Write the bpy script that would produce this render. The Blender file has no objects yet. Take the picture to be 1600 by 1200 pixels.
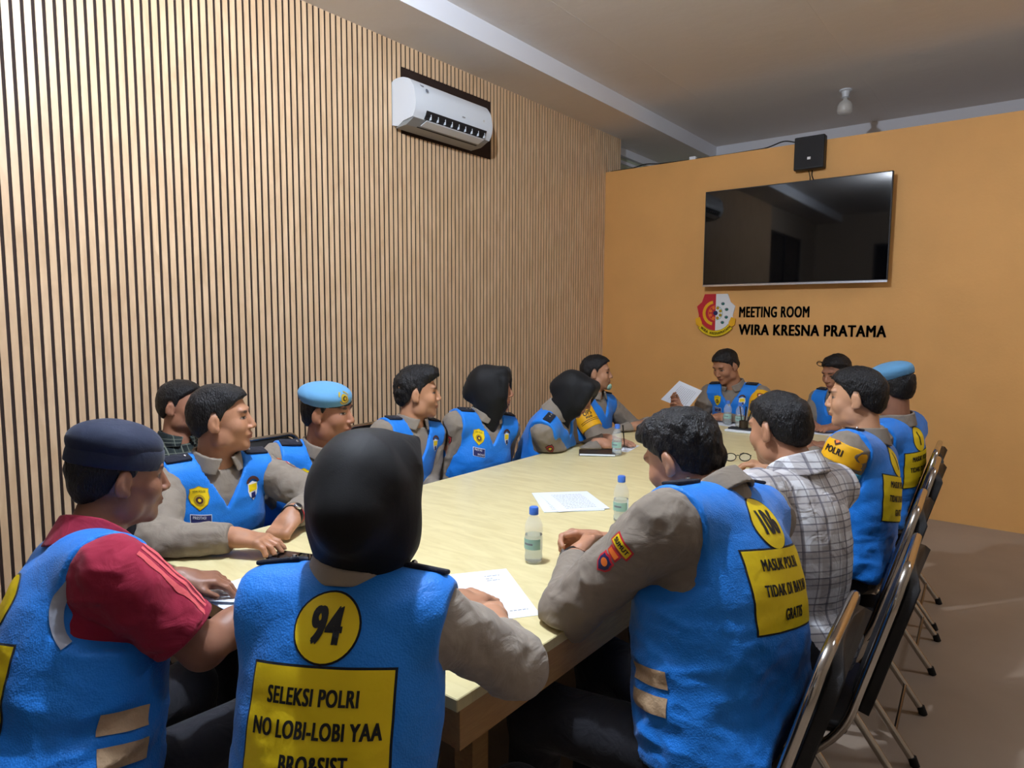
import bpy, bmesh, math, random
import numpy as np
from mathutils import Vector, Matrix
from mathutils.bvhtree import BVHTree
from math import sin, cos, radians, pi
random.seed(7)
S = bpy.context.scene
COL = S.collection
# ------------------------------------------------------------------ camera, world, exposure, lights
def make_camera():
    yaw, pit, roll = radians(38.0), radians(5.5), radians(0.3)
    fw = Vector((-sin(yaw)*cos(pit), cos(yaw)*cos(pit), -sin(pit)))
    r = Vector((cos(yaw), sin(yaw), 0)); u = r.cross(fw)
    r2 = r*cos(roll)+u*sin(roll); u2 = -r*sin(roll)+u*cos(roll)
    cd = bpy.data.cameras.new('camera'); cd.sensor_width = 36; cd.sensor_fit = 'HORIZONTAL'
    cd.lens = 1050/1600*36; cd.clip_start = .05; cd.clip_end = 60
    co = bpy.data.objects.new('camera', cd); COL.objects.link(co)
    M = Matrix((r2, u2, -fw)).transposed().to_4x4(); M.translation = Vector((3.46, 0, 1.5))
    co.matrix_world = M; S.camera = co
make_camera()
S.view_settings.view_transform = 'Standard'; S.view_settings.look = 'None'
S.view_settings.gamma = 1; S.view_settings.use_curve_mapping = False
S.view_settings.exposure = 0.0
W = bpy.data.worlds.new('world'); S.world = W; W.use_nodes = True
W.node_tree.nodes['Background'].inputs[0].default_value = (.75, .85, 1, 1)
W.node_tree.nodes['Background'].inputs[1].default_value = 0.25
LAMP = (1.98, 1.22, 3.22)            # the burning ceiling bulb, just above the frame
LAMP_POWER = 3350.
FILL_POWER = 16.                     # emission of the fill panel added out of view on the ceiling

# ------------------------------------------------------------------ materials
def lin(c):
    return tuple(((x/255)/12.92 if x/255 <= .04045 else ((x/255+.055)/1.055)**2.4) for x in c)
MATS = {}
class NT:
    def __init__(s, name):
        s.m = bpy.data.materials.new(name); s.m.use_nodes = True
        s.t = s.m.node_tree; s.b = s.t.nodes['Principled BSDF']; MATS[name] = s.m
    def n(s, kind, **kw):
        x = s.t.nodes.new('ShaderNode'+kind)
        for k, v in kw.items():
            if k in x.inputs: x.inputs[k].default_value = v
            else: setattr(x, k, v)
        return x
    def l(s, a, b): s.t.links.new(a, b)
def mat(name, rgb, rough=.6, metal=0., spec=.5, bump=0., bscale=200., var=0., vscale=8., coat=0., trans=0., ior=1.45, emit=None, stretch=None, bdist=.002):
    k = NT(name); b = k.b; c = lin(rgb)+(1,)
    b.inputs['Base Color'].default_value = c; b.inputs['Roughness'].default_value = rough
    b.inputs['Metallic'].default_value = metal; b.inputs['Specular IOR Level'].default_value = spec
    b.inputs['Coat Weight'].default_value = coat; b.inputs['IOR'].default_value = ior
    b.inputs['Transmission Weight'].default_value = trans
    if emit:
        b.inputs['Emission Color'].default_value = lin(emit[0])+(1,); b.inputs['Emission Strength'].default_value = emit[1]
    if bump or var:
        tc = k.n('TexCoord'); mp = k.n('Mapping'); k.l(tc.outputs['Object'], mp.inputs[0])
        if stretch: mp.inputs['Scale'].default_value = stretch
    if var:
        nz = k.n('TexNoise', Scale=vscale, Detail=5.); k.l(mp.outputs[0], nz.inputs['Vector'])
        mr = k.n('MapRange'); mr.inputs[1].default_value = .3; mr.inputs[2].default_value = .7
        mr.inputs[3].default_value = 1-var; mr.inputs[4].default_value = 1+var*.6
        k.l(nz.outputs['Fac'], mr.inputs[0])
        mx = k.n('Mix', data_type='RGBA', blend_type='MULTIPLY'); mx.inputs[0].default_value = 1
        mx.inputs[6].default_value = c; k.l(mr.outputs[0], mx.inputs[7]); k.l(mx.outputs[2], b.inputs['Base Color'])
    if bump:
        n2 = k.n('TexNoise', Scale=bscale, Detail=4.); k.l(mp.outputs[0], n2.inputs['Vector'])
        bp = k.n('Bump', Strength=bump, Distance=bdist); k.l(n2.outputs['Fac'], bp.inputs['Height']); k.l(bp.outputs[0], b.inputs['Normal'])
    return k.m
def vest_mat(name, rgb):
    k = NT(name); b = k.b; b.inputs['Base Color'].default_value = lin(rgb)+(1,)
    b.inputs['Roughness'].default_value = .55; b.inputs['Sheen Weight'].default_value = .15; b.inputs['Specular IOR Level'].default_value = .35
    tc = k.n('TexCoord'); v = k.n('TexVoronoi', Scale=260.); k.l(tc.outputs['Object'], v.inputs['Vector'])
    n = k.n('TexNoise', Scale=9., Detail=3., Distortion=1.2); k.l(tc.outputs['Object'], n.inputs['Vector'])
    b1 = k.n('Bump', Strength=.45, Distance=.0015); k.l(v.outputs['Distance'], b1.inputs['Height'])
    b2 = k.n('Bump', Strength=.45, Distance=.012); k.l(n.outputs['Fac'], b2.inputs['Height'])
    k.l(b1.outputs[0], b2.inputs['Normal']); k.l(b2.outputs[0], b.inputs['Normal']); return k.m
def plaid_mat(name, base, c1, c2, sc=9.):
    k = NT(name); b = k.b; b.inputs['Roughness'].default_value = .8; b.inputs['Specular IOR Level'].default_value = .2
    at = k.n('Attribute'); at.attribute_name = 'cloth'; sep = k.n('SeparateXYZ'); k.l(at.outputs['Vector'], sep.inputs[0])
    def stripes(axis, freq, width, ph=0.):
        m = k.n('Math', operation='MULTIPLY_ADD'); m.inputs[1].default_value = freq; m.inputs[2].default_value = ph; k.l(sep.outputs[axis], m.inputs[0])
        f = k.n('Math', operation='FRACT'); k.l(m.outputs[0], f.inputs[0])
        l = k.n('Math', operation='LESS_THAN'); k.l(f.outputs[0], l.inputs[0]); l.inputs[1].default_value = width
        return l.outputs[0]
    cur = lin(base)+(1,); sock = None
    for axis, fr, w, ph, c, a in (('X', sc, .42, 0, c1, .5), ('Z', sc, .42, .2, c1, .5), ('X', sc*2, .10, .3, c2, .6), ('Z', sc*2, .10, .1, c2, .6), ('X', sc, .05, .7, c2, .8), ('Z', sc, .05, .8, c2, .8)):
        s = stripes(axis, fr, w, ph); ml = k.n('Math', operation='MULTIPLY'); k.l(s, ml.inputs[0]); ml.inputs[1].default_value = a
        mx = k.n('Mix', data_type='RGBA'); k.l(ml.outputs[0], mx.inputs[0]); mx.inputs[6].default_value = cur
        if sock: k.l(sock, mx.inputs[6])
        mx.inputs[7].default_value = lin(c)+(1,); sock = mx.outputs[2]
    k.l(sock, b.inputs['Base Color'])
    tc = k.n('TexCoord'); n = k.n('TexNoise', Scale=12., Detail=3., Distortion=1.5); k.l(tc.outputs['Object'], n.inputs['Vector'])
    b2 = k.n('Bump', Strength=.6, Distance=.02); k.l(n.outputs['Fac'], b2.inputs['Height']); k.l(b2.outputs[0], b.inputs['Normal']); return k.m
def skin_mat():
    k = NT('skin'); b = k.b; at = k.n('Attribute'); at.attribute_name = 'col'; k.l(at.outputs['Color'], b.inputs['Base Color'])
    b.inputs['Roughness'].default_value = .48; b.inputs['Subsurface Weight'].default_value = .0; b.inputs['Specular IOR Level'].default_value = .4
    tc = k.n('TexCoord'); n = k.n('TexNoise', Scale=160., Detail=3.); k.l(tc.outputs['Object'], n.inputs['Vector'])
    b2 = k.n('Bump', Strength=.2, Distance=.001); k.l(n.outputs['Fac'], b2.inputs['Height']); k.l(b2.outputs[0], b.inputs['Normal']); return k.m
def cloth_mat(name, rgb, rough=.85, nb=.5, sc=14., sheen=.1):
    k = NT(name); b = k.b; b.inputs['Base Color'].default_value = lin(rgb)+(1,)
    b.inputs['Roughness'].default_value = rough; b.inputs['Sheen Weight'].default_value = sheen; b.inputs['Specular IOR Level'].default_value = .25
    tc = k.n('TexCoord'); n = k.n('TexNoise', Scale=sc, Detail=3., Distortion=1.); k.l(tc.outputs['Object'], n.inputs['Vector'])
    w = k.n('TexNoise', Scale=500., Detail=1.); k.l(tc.outputs['Object'], w.inputs['Vector'])
    b1 = k.n('Bump', Strength=.25, Distance=.001); k.l(w.outputs['Fac'], b1.inputs['Height'])
    b2 = k.n('Bump', Strength=nb, Distance=.015); k.l(n.outputs['Fac'], b2.inputs['Height'])
    k.l(b1.outputs[0], b2.inputs['Normal']); k.l(b2.outputs[0], b.inputs['Normal']); return k.m
def wood_mat(name, c1, c2, scale=(3, .6, 3), rough=.45, sc=14., spec=.4):
    k = NT(name); b = k.b; tc = k.n('TexCoord'); mp = k.n('Mapping'); mp.inputs['Scale'].default_value = scale
    k.l(tc.outputs['Object'], mp.inputs[0])
    n = k.n('TexNoise', Scale=sc, Detail=6., Distortion=.8); k.l(mp.outputs[0], n.inputs['Vector'])
    r = k.n('ValToRGB'); r.color_ramp.elements[0].position = .3; r.color_ramp.elements[1].position = .68
    r.color_ramp.elements[0].color = lin(c1)+(1,); r.color_ramp.elements[1].color = lin(c2)+(1,)
    k.l(n.outputs['Fac'], r.inputs[0]); k.l(r.outputs[0], b.inputs['Base Color'])
    b.inputs['Roughness'].default_value = rough; b.inputs['Specular IOR Level'].default_value = spec
    bp = k.n('Bump', Strength=.08, Distance=.002); k.l(n.outputs['Fac'], bp.inputs['Height']); k.l(bp.outputs[0], b.inputs['Normal']); return k.m

skin_mat()
mat('hair', (17, 16, 18), rough=.45, spec=.4, bump=1., bscale=230., bdist=.006, stretch=(1, 1, .4))
vest_mat('vest_blue', (20, 124, 222))
cloth_mat('vest_lining', (20, 34, 62))
cloth_mat('uniform', (132, 121, 108))
cloth_mat('uniform_mid', (158, 147, 134))
cloth_mat('navy', (22, 25, 38), rough=.8)
cloth_mat('navy_cap', (30, 38, 60), rough=.75, nb=.25)
cloth_mat('beret_blue', (96, 150, 190), rough=.9, nb=.2)
cloth_mat('trousers', (30, 30, 36))
cloth_mat('hijab', (13, 13, 15), rough=.7, nb=.25, sc=7., sheen=.03)
cloth_mat('maroon', (150, 32, 58))
cloth_mat('pink_stripe', (224, 96, 100))
plaid_mat('plaid_white', (226, 226, 228), (170, 160, 156), (104, 102, 112), 13.)
plaid_mat('plaid_dark', (44, 52, 50), (26, 30, 34), (120, 124, 110), 16.)
mat('reflective', (196, 166, 132), rough=.4, bump=.7, bscale=26., bdist=.01)
mat('trim_grey', (150, 155, 168), rough=.5)
mat('yellow', (236, 204, 10), rough=.6, bump=.35, bscale=30., bdist=.004)
mat('brassard_yellow', (238, 176, 14), rough=.6, bump=.3, bscale=30., bdist=.004)
mat('black_ink', (12, 12, 16), rough=.6)
mat('white_ink', (235, 235, 235), rough=.6)
mat('badge_navy', (30, 34, 90), rough=.6)
mat('badge_red', (196, 30, 44), rough=.6)
mat('badge_brown', (70, 34, 28), rough=.7)
mat('badge_orange', (236, 120, 36), rough=.6)
mat('badge_gold', (190, 160, 40), rough=.4, metal=.4)
mat('cyan_cloth', (60, 170, 215), rough=.6)
mat('leather', (16, 15, 16), rough=.45)
mat('chrome', (190, 184, 176), rough=.16, metal=1.)
mat('steel_dark', (96, 88, 82), rough=.3, metal=1.)
mat('chair_black', (15, 15, 18), rough=.5, bump=.3, bscale=350.)
mat('rubber', (14, 14, 14), rough=.7)
wood_mat('table_top', (215, 200, 146), (230, 217, 167), scale=(2.2, 9, 2), rough=.35, sc=3.2)
wood_mat('table_edge', (176, 136, 88), (192, 152, 100), scale=(4, 1, 8))
mat('slat_back', (44, 27, 20), rough=.8)
wood_mat('slat_wood', (214, 178, 138), (238, 204, 164), scale=(4, 4, .8), rough=.36, sc=5., spec=.6)
mat('wall_orange', (230, 172, 100), rough=.62, bump=.3, bscale=60., var=.05, vscale=3., bdist=.003)
mat('ceiling_paint', (236, 232, 229), rough=.9, bump=.25, bscale=5., bdist=.02)
mat('beam_white', (238, 240, 246), rough=.85)
mat('floor_tile', (150, 134, 118), rough=.5, var=.08, vscale=3.)
mat('wall_plain', (176, 160, 140), rough=.8)
mat('wall_green', (198, 206, 184), rough=.8)
mat('white_plastic', (226, 232, 238), rough=.3)
mat('grey_plastic', (150, 152, 152), rough=.4)
mat('dark_slot', (30, 28, 30), rough=.7)
mat('screen', (5, 5, 7), rough=.035, spec=.6)
mat('silver', (200, 200, 205), rough=.25, metal=1.)
mat('paper', (232, 238, 246), rough=.8)
mat('ink_grey', (120, 124, 134), rough=.8)
mat('cap_blue', (70, 120, 210), rough=.4)
mat('label_green', (150, 190, 180), rough=.5)
mat('phone_mint', (168, 214, 206), rough=.3)
mat('phone_dark', (20, 22, 36), rough=.25)
mat('red_cover', (190, 30, 34), rough=.5)
mat('window_glass', (6, 12, 22), rough=.08, spec=.6)
mat('frame_dark', (40, 40, 44), rough=.5)
mat('bulb_off', (214, 212, 206), rough=.25)
mat('bulb_on', (255, 250, 240), emit=((226, 238, 255), LAMP_POWER))
mat('fill_on', (255, 250, 240), emit=((236, 242, 255), FILL_POWER))
mat('green_mask', (150, 190, 176), rough=.8)
mat('gold', (200, 160, 60), rough=.3, metal=1.)
def water_mat(name, tint, rough=0.02):
    k = NT(name); b = k.b; b.inputs['Base Color'].default_value = tint+(1,); b.inputs['Roughness'].default_value = rough
    b.inputs['Transmission Weight'].default_value = .0; b.inputs['Alpha'].default_value = .22
    b.inputs['Specular IOR Level'].default_value = .9; return k.m
water_mat('bottle_plastic', (.85, .92, .95)); mat('water', (225, 236, 240), rough=.05, trans=.85, ior=1.2)

# ------------------------------------------------------------------ object helpers
def tag(o, label=None, cat=None, group=None, kind=None):
    if label: o['label'] = label
    if cat: o['category'] = cat
    if group: o['group'] = group
    if kind: o['kind'] = kind
    return o
def empty(name, loc, label, cat, group=None, rz=0.):
    o = bpy.data.objects.new(name, None); COL.objects.link(o); o.location = loc; o.rotation_euler = (0, 0, rz)
    o.empty_display_size = .1
    return tag(o, label, cat, group)
def link(name, me, parent=None, world=True):
    o = bpy.data.objects.new(name, me); COL.objects.link(o)
    if parent is not None:
        o.parent = parent
        if world:      # mesh is in world coordinates: keep it there
            o.matrix_parent_inverse = parent_matrix(parent).inverted()
    return o
def parent_matrix(p):
    m = Matrix.LocRotScale(p.location, p.rotation_euler, p.scale)
    return (parent_matrix(p.parent) @ p.matrix_parent_inverse @ m) if p.parent else m
class MB:
    def __init__(s, *mats): s.v = []; s.f = []; s.m = []; s.mats = list(mats); s.cur = 0
    def use(s, name):
        if name not in s.mats: s.mats.append(name)
        s.cur = s.mats.index(name); return s
    def add(s, vs, fs):
        o = len(s.v); s.v += [tuple(v) for v in vs]; s.f += [tuple(i+o for i in f) for f in fs]; s.m += [s.cur]*len(fs); return s
    def box(s, a, b, M=None):
        vs = [Vector((x, y, z)) for z in (a[2], b[2]) for y in (a[1], b[1]) for x in (a[0], b[0])]
        if M: vs = [M @ v for v in vs]
        return s.add(vs, [(0, 2, 3, 1), (4, 5, 7, 6), (0, 1, 5, 4), (2, 6, 7, 3), (0, 4, 6, 2), (1, 3, 7, 5)])
    def rbox(s, a, b, r=.01, seg=3, M=None):
        bm = bmesh.new(); bmesh.ops.create_cube(bm, size=1)
        for v in bm.verts: v.co = Vector(((a[i]+b[i])/2+v.co[i]*(b[i]-a[i]) for i in range(3)))
        bmesh.ops.bevel(bm, geom=bm.edges[:], offset=r, segments=seg, affect='EDGES', profile=.5)
        bm.verts.index_update(); vs = [(M @ v.co) if M else v.co.copy() for v in bm.verts]
        s.add(vs, [[v.index for v in f.verts] for f in bm.faces]); bm.free(); return s
    def tube(s, pts, r, n=10, M=None, cap=True):
        pts = [Vector(p) for p in pts]; rs = r if isinstance(r, (list, tuple)) else [r]*len(pts); vs = []; fs = []; up = None
        for i, p in enumerate(pts):
            t = (pts[min(i+1, len(pts)-1)]-pts[max(i-1, 0)]).normalized()
            if up is None: up = t.orthogonal().normalized()
            up = (up-t*up.dot(t)).normalized(); sd = t.cross(up)
            for j in range(n):
                q = p+(up*cos(2*pi*j/n)+sd*sin(2*pi*j/n))*rs[i]; vs.append((M @ q) if M else q)
        for i in range(len(pts)-1):
            for j in range(n): fs.append((i*n+j, i*n+(j+1) % n, (i+1)*n+(j+1) % n, (i+1)*n+j))
        if cap: fs += [tuple(range(n))[::-1], tuple((len(pts)-1)*n+j for j in range(n))]
        return s.add(vs, fs)
    def lathe(s, prof, c=(0, 0, 0), n=24, M=None):
        vs = []; fs = []
        for (r, z) in prof:
            for j in range(n):
                q = Vector((c[0]+r*cos(2*pi*j/n), c[1]+r*sin(2*pi*j/n), c[2]+z)); vs.append((M @ q) if M else q)
        for i in range(len(prof)-1):
            for j in range(n): fs.append((i*n+j, i*n+(j+1) % n, (i+1)*n+(j+1) % n, (i+1)*n+j))
        fs += [tuple(range(n))[::-1], tuple((len(prof)-1)*n+j for j in range(n))]
        return s.add(vs, fs)
    def prism(s, poly, f0, f1):
        n = len(poly); vs = [f0(p) for p in poly]+[f1(p) for p in poly]
        return s.add(vs, [tuple(range(n))[::-1], tuple(range(n, 2*n))]+[(i, (i+1) % n, n+(i+1) % n, n+i) for i in range(n)])
    def build(s, name, parent=None, smooth=False, world=True, fix=True):
        me = bpy.data.meshes.new(name); me.from_pydata([tuple(v) for v in s.v], [], s.f)
        for m in s.mats: me.materials.append(MATS[m])
        me.polygons.foreach_set('material_index', s.m)
        if fix:
            bm = bmesh.new(); bm.from_mesh(me); bmesh.ops.recalc_face_normals(bm, faces=bm.faces); bm.to_mesh(me); bm.free()
        if smooth:
            me.polygons.foreach_set('use_smooth', [True]*len(me.polygons))
            if smooth != 'all': me.set_sharp_from_angle(angle=radians(smooth if smooth is not True else 38))
        me.update(); return link(name, me, parent, world)
def arc(pts, r, seg=5):
    """polyline with its inner corners rounded"""
    pts = [Vector(p) for p in pts]; out = [pts[0]]
    for i in range(1, len(pts)-1):
        a, b, c = pts[i-1], pts[i], pts[i+1]; d1 = (a-b); d2 = (c-b); k = min(r, d1.length*.45, d2.length*.45)
        p = b+d1.normalized()*k; q = b+d2.normalized()*k
        for j in range(seg+1):
            t = j/seg; out.append(p*(1-t)**2+b*2*t*(1-t)+q*t*t)
    out.append(pts[-1]); return out
def text_polys(txt, size, sx=1., bold=0., align='CENTER'):
    cu = bpy.data.curves.new('lettering', 'FONT'); cu.body = txt; cu.size = size; cu.align_x = align; cu.align_y = 'CENTER'
    cu.resolution_u = 4; cu.space_line = .9; cu.space_character = 1.1
    o = bpy.data.objects.new('lettering', cu); COL.objects.link(o)
    dg = bpy.context.evaluated_depsgraph_get(); dg.update(); me = bpy.data.meshes.new_from_object(o.evaluated_get(dg))
    bm = bmesh.new(); bm.from_mesh(me); bm0 = me
    for v in bm.verts: v.co.x *= sx
    if bold > .0004:                     # heavier strokes: the same outline laid down five times
        g0 = bm.verts[:]+bm.edges[:]+bm.faces[:]
        for dx, dy in ((1, .5), (-1, .5), (1, -.5), (-1, -.5)):
            r = bmesh.ops.duplicate(bm, geom=g0)
            for e_ in r['geom']:
                if isinstance(e_, bmesh.types.BMVert): e_.co.x += dx*bold; e_.co.y += dy*bold
    bpy.data.objects.remove(o); bpy.data.curves.remove(cu); bpy.data.meshes.remove(me)
    return bm
# ------------------------------------------------------------------ implicit surface modeller (smooth unions meshed by surface nets)
F4 = np.float32
def v3(*a): return np.array(a, F4)
def nrm(v): v = np.asarray(v, F4); return v/max(1e-9, float(np.linalg.norm(v)))
def cc(a, b, ra, rb, k=.02, off=0.):
    a = np.asarray(a, F4); b = np.asarray(b, F4); ra += off; rb += off; ba = b-a; L = float(ba@ba)+1e-12; R = max(ra, rb)
    def fn(P):
        d = P-a; h = np.clip((d@ba)/L, 0, 1); q = d-h[..., None]*ba
        return np.sqrt((q*q).sum(-1))-(ra+(rb-ra)*h)
    return [fn, np.minimum(a, b)-R, np.maximum(a, b)+R, k]
def el(c, r, M=None, k=.02, off=0.):
    c = np.asarray(c, F4); r = np.asarray(r, F4)+off; Mm = np.eye(3, dtype=F4) if M is None else np.asarray(M, F4); ext = np.sqrt(((Mm*r)**2).sum(1))
    def fn(P):
        q = (P-c)@Mm; k0 = np.sqrt(((q/r)**2).sum(-1)); k1 = np.sqrt(((q/(r*r))**2).sum(-1))+1e-9
        return k0*(k0-1)/k1
    return [fn, c-ext, c+ext, k]
def rb(c, r, M, rad, k=.01, off=0.):
    c = np.asarray(c, F4); rr = np.asarray(r, F4)-rad; Mm = np.asarray(M, F4); ext = (np.abs(Mm)*(rr+rad+off)).sum(1)
    def fn(P):
        q = np.abs((P-c)@Mm)-rr; o = np.maximum(q, 0); return np.sqrt((o*o).sum(-1))+np.minimum(q.max(-1), 0)-rad-off
    return [fn, c-ext, c+ext, k]
def smin(a, b, k):
    if k <= 0: return np.minimum(a, b)
    h = np.maximum(k-np.abs(a-b), 0)/k; return np.minimum(a, b)-h*h*k*.25
def smax(a, b, k): return -smin(-a, -b, k)
def group(prims, cut=None, k=.02, ck=.004):
    """several primitives as one, optionally cut by a function of position (>0 is removed)"""
    lo = np.min([p[1] for p in prims], 0); hi = np.max([p[2] for p in prims], 0)
    def fn(P):
        d = prims[0][0](P)
        for q in prims[1:]: d = smin(d, q[0](P), q[3])
        return smax(d, cut(P), ck) if cut else d
    return [fn, lo, hi, k]
def solid(adds, subs=(), h=.006, cut=None, ck=.004):
    lo = np.min([p[1] for p in adds], 0)-h*3; hi = np.max([p[2] for p in adds], 0)+h*3
    n = np.ceil((hi-lo)/h).astype(int)+1
    ax = [lo[i]+np.arange(n[i], dtype=F4)*h for i in range(3)]
    A = np.full(n, .2, F4)
    def region(p, m):
        i0 = np.maximum(np.floor((p[1]-m-lo)/h).astype(int), 0); i1 = np.minimum(np.ceil((p[2]+m-lo)/h).astype(int)+1, n)
        if (i1 <= i0).any(): return None, None
        sl = tuple(slice(i0[j], i1[j]) for j in range(3))
        P = np.empty((i1[0]-i0[0], i1[1]-i0[1], i1[2]-i0[2], 3), F4)
        P[..., 0] = ax[0][sl[0]][:, None, None]; P[..., 1] = ax[1][sl[1]][None, :, None]; P[..., 2] = ax[2][sl[2]][None, None, :]
        return sl, P
    for p in adds:
        sl, P = region(p, p[3]+h*2.5)
        if sl: A[sl] = smin(A[sl], p[0](P), p[3])
    for p in subs:
        sl, P = region(p, p[3]+h*2.5)
        if sl: A[sl] = smax(A[sl], -p[0](P), p[3])
    if cut:
        idx = np.argwhere(np.abs(A) < 1e9) if False else None
        for x0 in range(0, n[0], 24):
            sl = (slice(x0, min(x0+24, n[0])), slice(0, n[1]), slice(0, n[2])); B = A[sl]; msk = B < .03
            if not msk.any(): continue
            w = np.nonzero(msk); P = np.stack([ax[0][sl[0]][w[0]], ax[1][w[1]], ax[2][w[2]]], -1)
            B[w] = smax(B[w], cut(P), ck)
    return nets(A, lo, h)
def nets(A, lo, h):
    neg = A < 0; nx, ny, nz = A.shape
    cnt = np.zeros((nx-1, ny-1, nz-1), np.uint8)
    for i in (0, 1):
        for j in (0, 1):
            for k in (0, 1): cnt += neg[i:nx-1+i, j:ny-1+j, k:nz-1+k]
    act = (cnt > 0) & (cnt < 8); ci = np.argwhere(act)
    if len(ci) == 0: return np.zeros((0, 3)), np.zeros((0, 4), int)
    ids = np.full(act.shape, -1, np.int32); ids[act] = np.arange(len(ci))
    c = {(i, j, k): A[ci[:, 0]+i, ci[:, 1]+j, ci[:, 2]+k] for i in (0, 1) for j in (0, 1) for k in (0, 1)}
    acc = np.zeros((len(ci), 3)); w = np.zeros(len(ci))
    for d in range(3):
        for a in (0, 1):
            for b in (0, 1):
                o = [0, 0, 0]; o[(d+1) % 3] = a; o[(d+2) % 3] = b; o2 = list(o); o2[d] = 1
                v0, v1 = c[tuple(o)], c[tuple(o2)]; m = (v0 < 0) != (v1 < 0)
                t = np.where(m, v0/np.where(m, v0-v1, 1), 0)
                q = np.array(o, float)[None]+np.zeros((len(ci), 3)); q[:, d] = t
                acc += q*m[:, None]; w += m
    V = (ci+acc/w[:, None])*h+lo
    Q = []
    for d in range(3):
        e = [slice(1, -1)]*3; e[d] = slice(0, A.shape[d]-1); e2 = list(e); e2[d] = slice(1, A.shape[d])
        n0, n1 = neg[tuple(e)], neg[tuple(e2)]; m = n0 != n1; ix = np.argwhere(m); off = np.array([1, 1, 1]); off[d] = 0; ix = ix+off
        flip = n0[m]; u = (d+1) % 3; v = (d+2) % 3
        def g(du, dv):
            q = ix.copy(); q[:, u] -= du; q[:, v] -= dv; return ids[q[:, 0], q[:, 1], q[:, 2]]
        a, b, c_, d_ = g(1, 1), g(0, 1), g(0, 0), g(1, 0)
        q = np.stack([a, b, c_, d_], 1); q[~flip] = q[~flip][:, ::-1]; Q.append(q)
    Q = np.concatenate(Q); Q = Q[(Q >= 0).all(1)]
    return V.astype(np.float64), Q
def hash3(i, j, k):
    n = (i*374761393+j*668265263+k*2147483647+12345) & 0xffffffff
    n = ((n ^ (n >> 13))*1274126177) & 0xffffffff; return ((n ^ (n >> 16)) & 0xffff)/65535.
def noise(P, f):
    q = P*f; i = np.floor(q).astype(np.int64); t = q-i; t = t*t*(3-2*t); r = 0
    for a in (0, 1):
        for b in (0, 1):
            for c in (0, 1):
                wgt = (t[:, 0] if a else 1-t[:, 0])*(t[:, 1] if b else 1-t[:, 1])*(t[:, 2] if c else 1-t[:, 2])
                r = r+wgt*hash3(i[:, 0]+a, i[:, 1]+b, i[:, 2]+c)
    return r*2-1
def ridge(P, f): return 1-np.abs(noise(P, f)+.5*noise(P+3.3, f*2.1))*1.6
def normals(V, Q):
    N = np.zeros_like(V); n = np.cross(V[Q[:, 2]]-V[Q[:, 0]], V[Q[:, 3]]-V[Q[:, 1]])
    for i in range(4):
        for d in range(3): N[:, d] += np.bincount(Q[:, i], n[:, d], len(V))
    return N/np.maximum(np.linalg.norm(N, axis=1, keepdims=True), 1e-12)
def relax(V, Q, it=1, f=.5):
    for _ in range(it):
        s = np.zeros_like(V); c = np.zeros(len(V))
        for i in range(4):
            for j in (1, 3):
                for d in range(3): s[:, d] += np.bincount(Q[:, i], V[Q[:, (i+j) % 4], d], len(V))
                c += np.bincount(Q[:, i], minlength=len(V))
        V = V*(1-f)+f*s/np.maximum(c, 1)[:, None]
    return V
def emit_mesh(name, VQ, mname, parent, attrs=None, mats=None, midx=None):
    V, Q = VQ; me = bpy.data.meshes.new(name)
    me.vertices.add(len(V)); me.vertices.foreach_set('co', V.astype(F4).ravel())
    me.loops.add(Q.size); me.loops.foreach_set('vertex_index', Q.astype(np.int32).ravel())
    me.polygons.add(len(Q)); me.polygons.foreach_set('loop_start', np.arange(len(Q), dtype=np.int32)*4)
    me.polygons.foreach_set('use_smooth', np.ones(len(Q), bool))
    for m in (mats or [mname]): me.materials.append(MATS[m])
    if midx is not None: me.polygons.foreach_set('material_index', midx.astype(np.int32))
    for an, (kind, arr) in (attrs or {}).items():
        at = me.attributes.new(an, kind, 'POINT'); at.data.foreach_set('color' if 'COLOR' in kind else 'vector', arr.astype(F4).ravel())
    me.update(calc_edges=True); me.validate(); return link(name, me, parent)
# ------------------------------------------------------------------ decals sewn or printed on curved cloth
def densify(bm, L):
    bmesh.ops.triangulate(bm, faces=bm.faces)
    for _ in range(5):
        es = [e for e in bm.edges if e.calc_length() > L]
        if not es: break
        bmesh.ops.subdivide_edges(bm, edges=es, cuts=1); bmesh.ops.triangulate(bm, faces=[f for f in bm.faces if len(f.verts) > 3])
def poly_bm(pts):
    bm = bmesh.new(); vs = [bm.verts.new((x, y, 0)) for x, y in pts]; bm.faces.new(vs); return bm
def circ(r, n=28, c=(0, 0), sx=1.): return [(c[0]+r*sx*cos(2*pi*i/n), c[1]+r*sin(2*pi*i/n)) for i in range(n)]
def rect(w, h, c=(0, 0)): return [(c[0]-w/2, c[1]-h/2), (c[0]+w/2, c[1]-h/2), (c[0]+w/2, c[1]+h/2), (c[0]-w/2, c[1]+h/2)]
def shield(w, h, c=(0, 0)): return [(c[0]+x*w/2, c[1]+y*h/2) for x, y in ((-.2, -.85), (0, -1), (.2, -.85), (.75, -.45), (1, .1), (.9, .55), (.95, .8), (.45, .85), (0, 1), (-.45, .85), (-.95, .8), (-.9, .55), (-1, .1), (-.75, -.45))]
def arcband(r0, r1, a0, a1, c=(0, 0), n=12): 
    o = [(c[0]+r1*cos(radians(a0+(a1-a0)*i/n)), c[1]+r1*sin(radians(a0+(a1-a0)*i/n))) for i in range(n+1)]
    return o+[(c[0]+r0*cos(radians(a1+(a0-a1)*i/n)), c[1]+r0*sin(radians(a1+(a0-a1)*i/n))) for i in range(n+1)]
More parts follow.
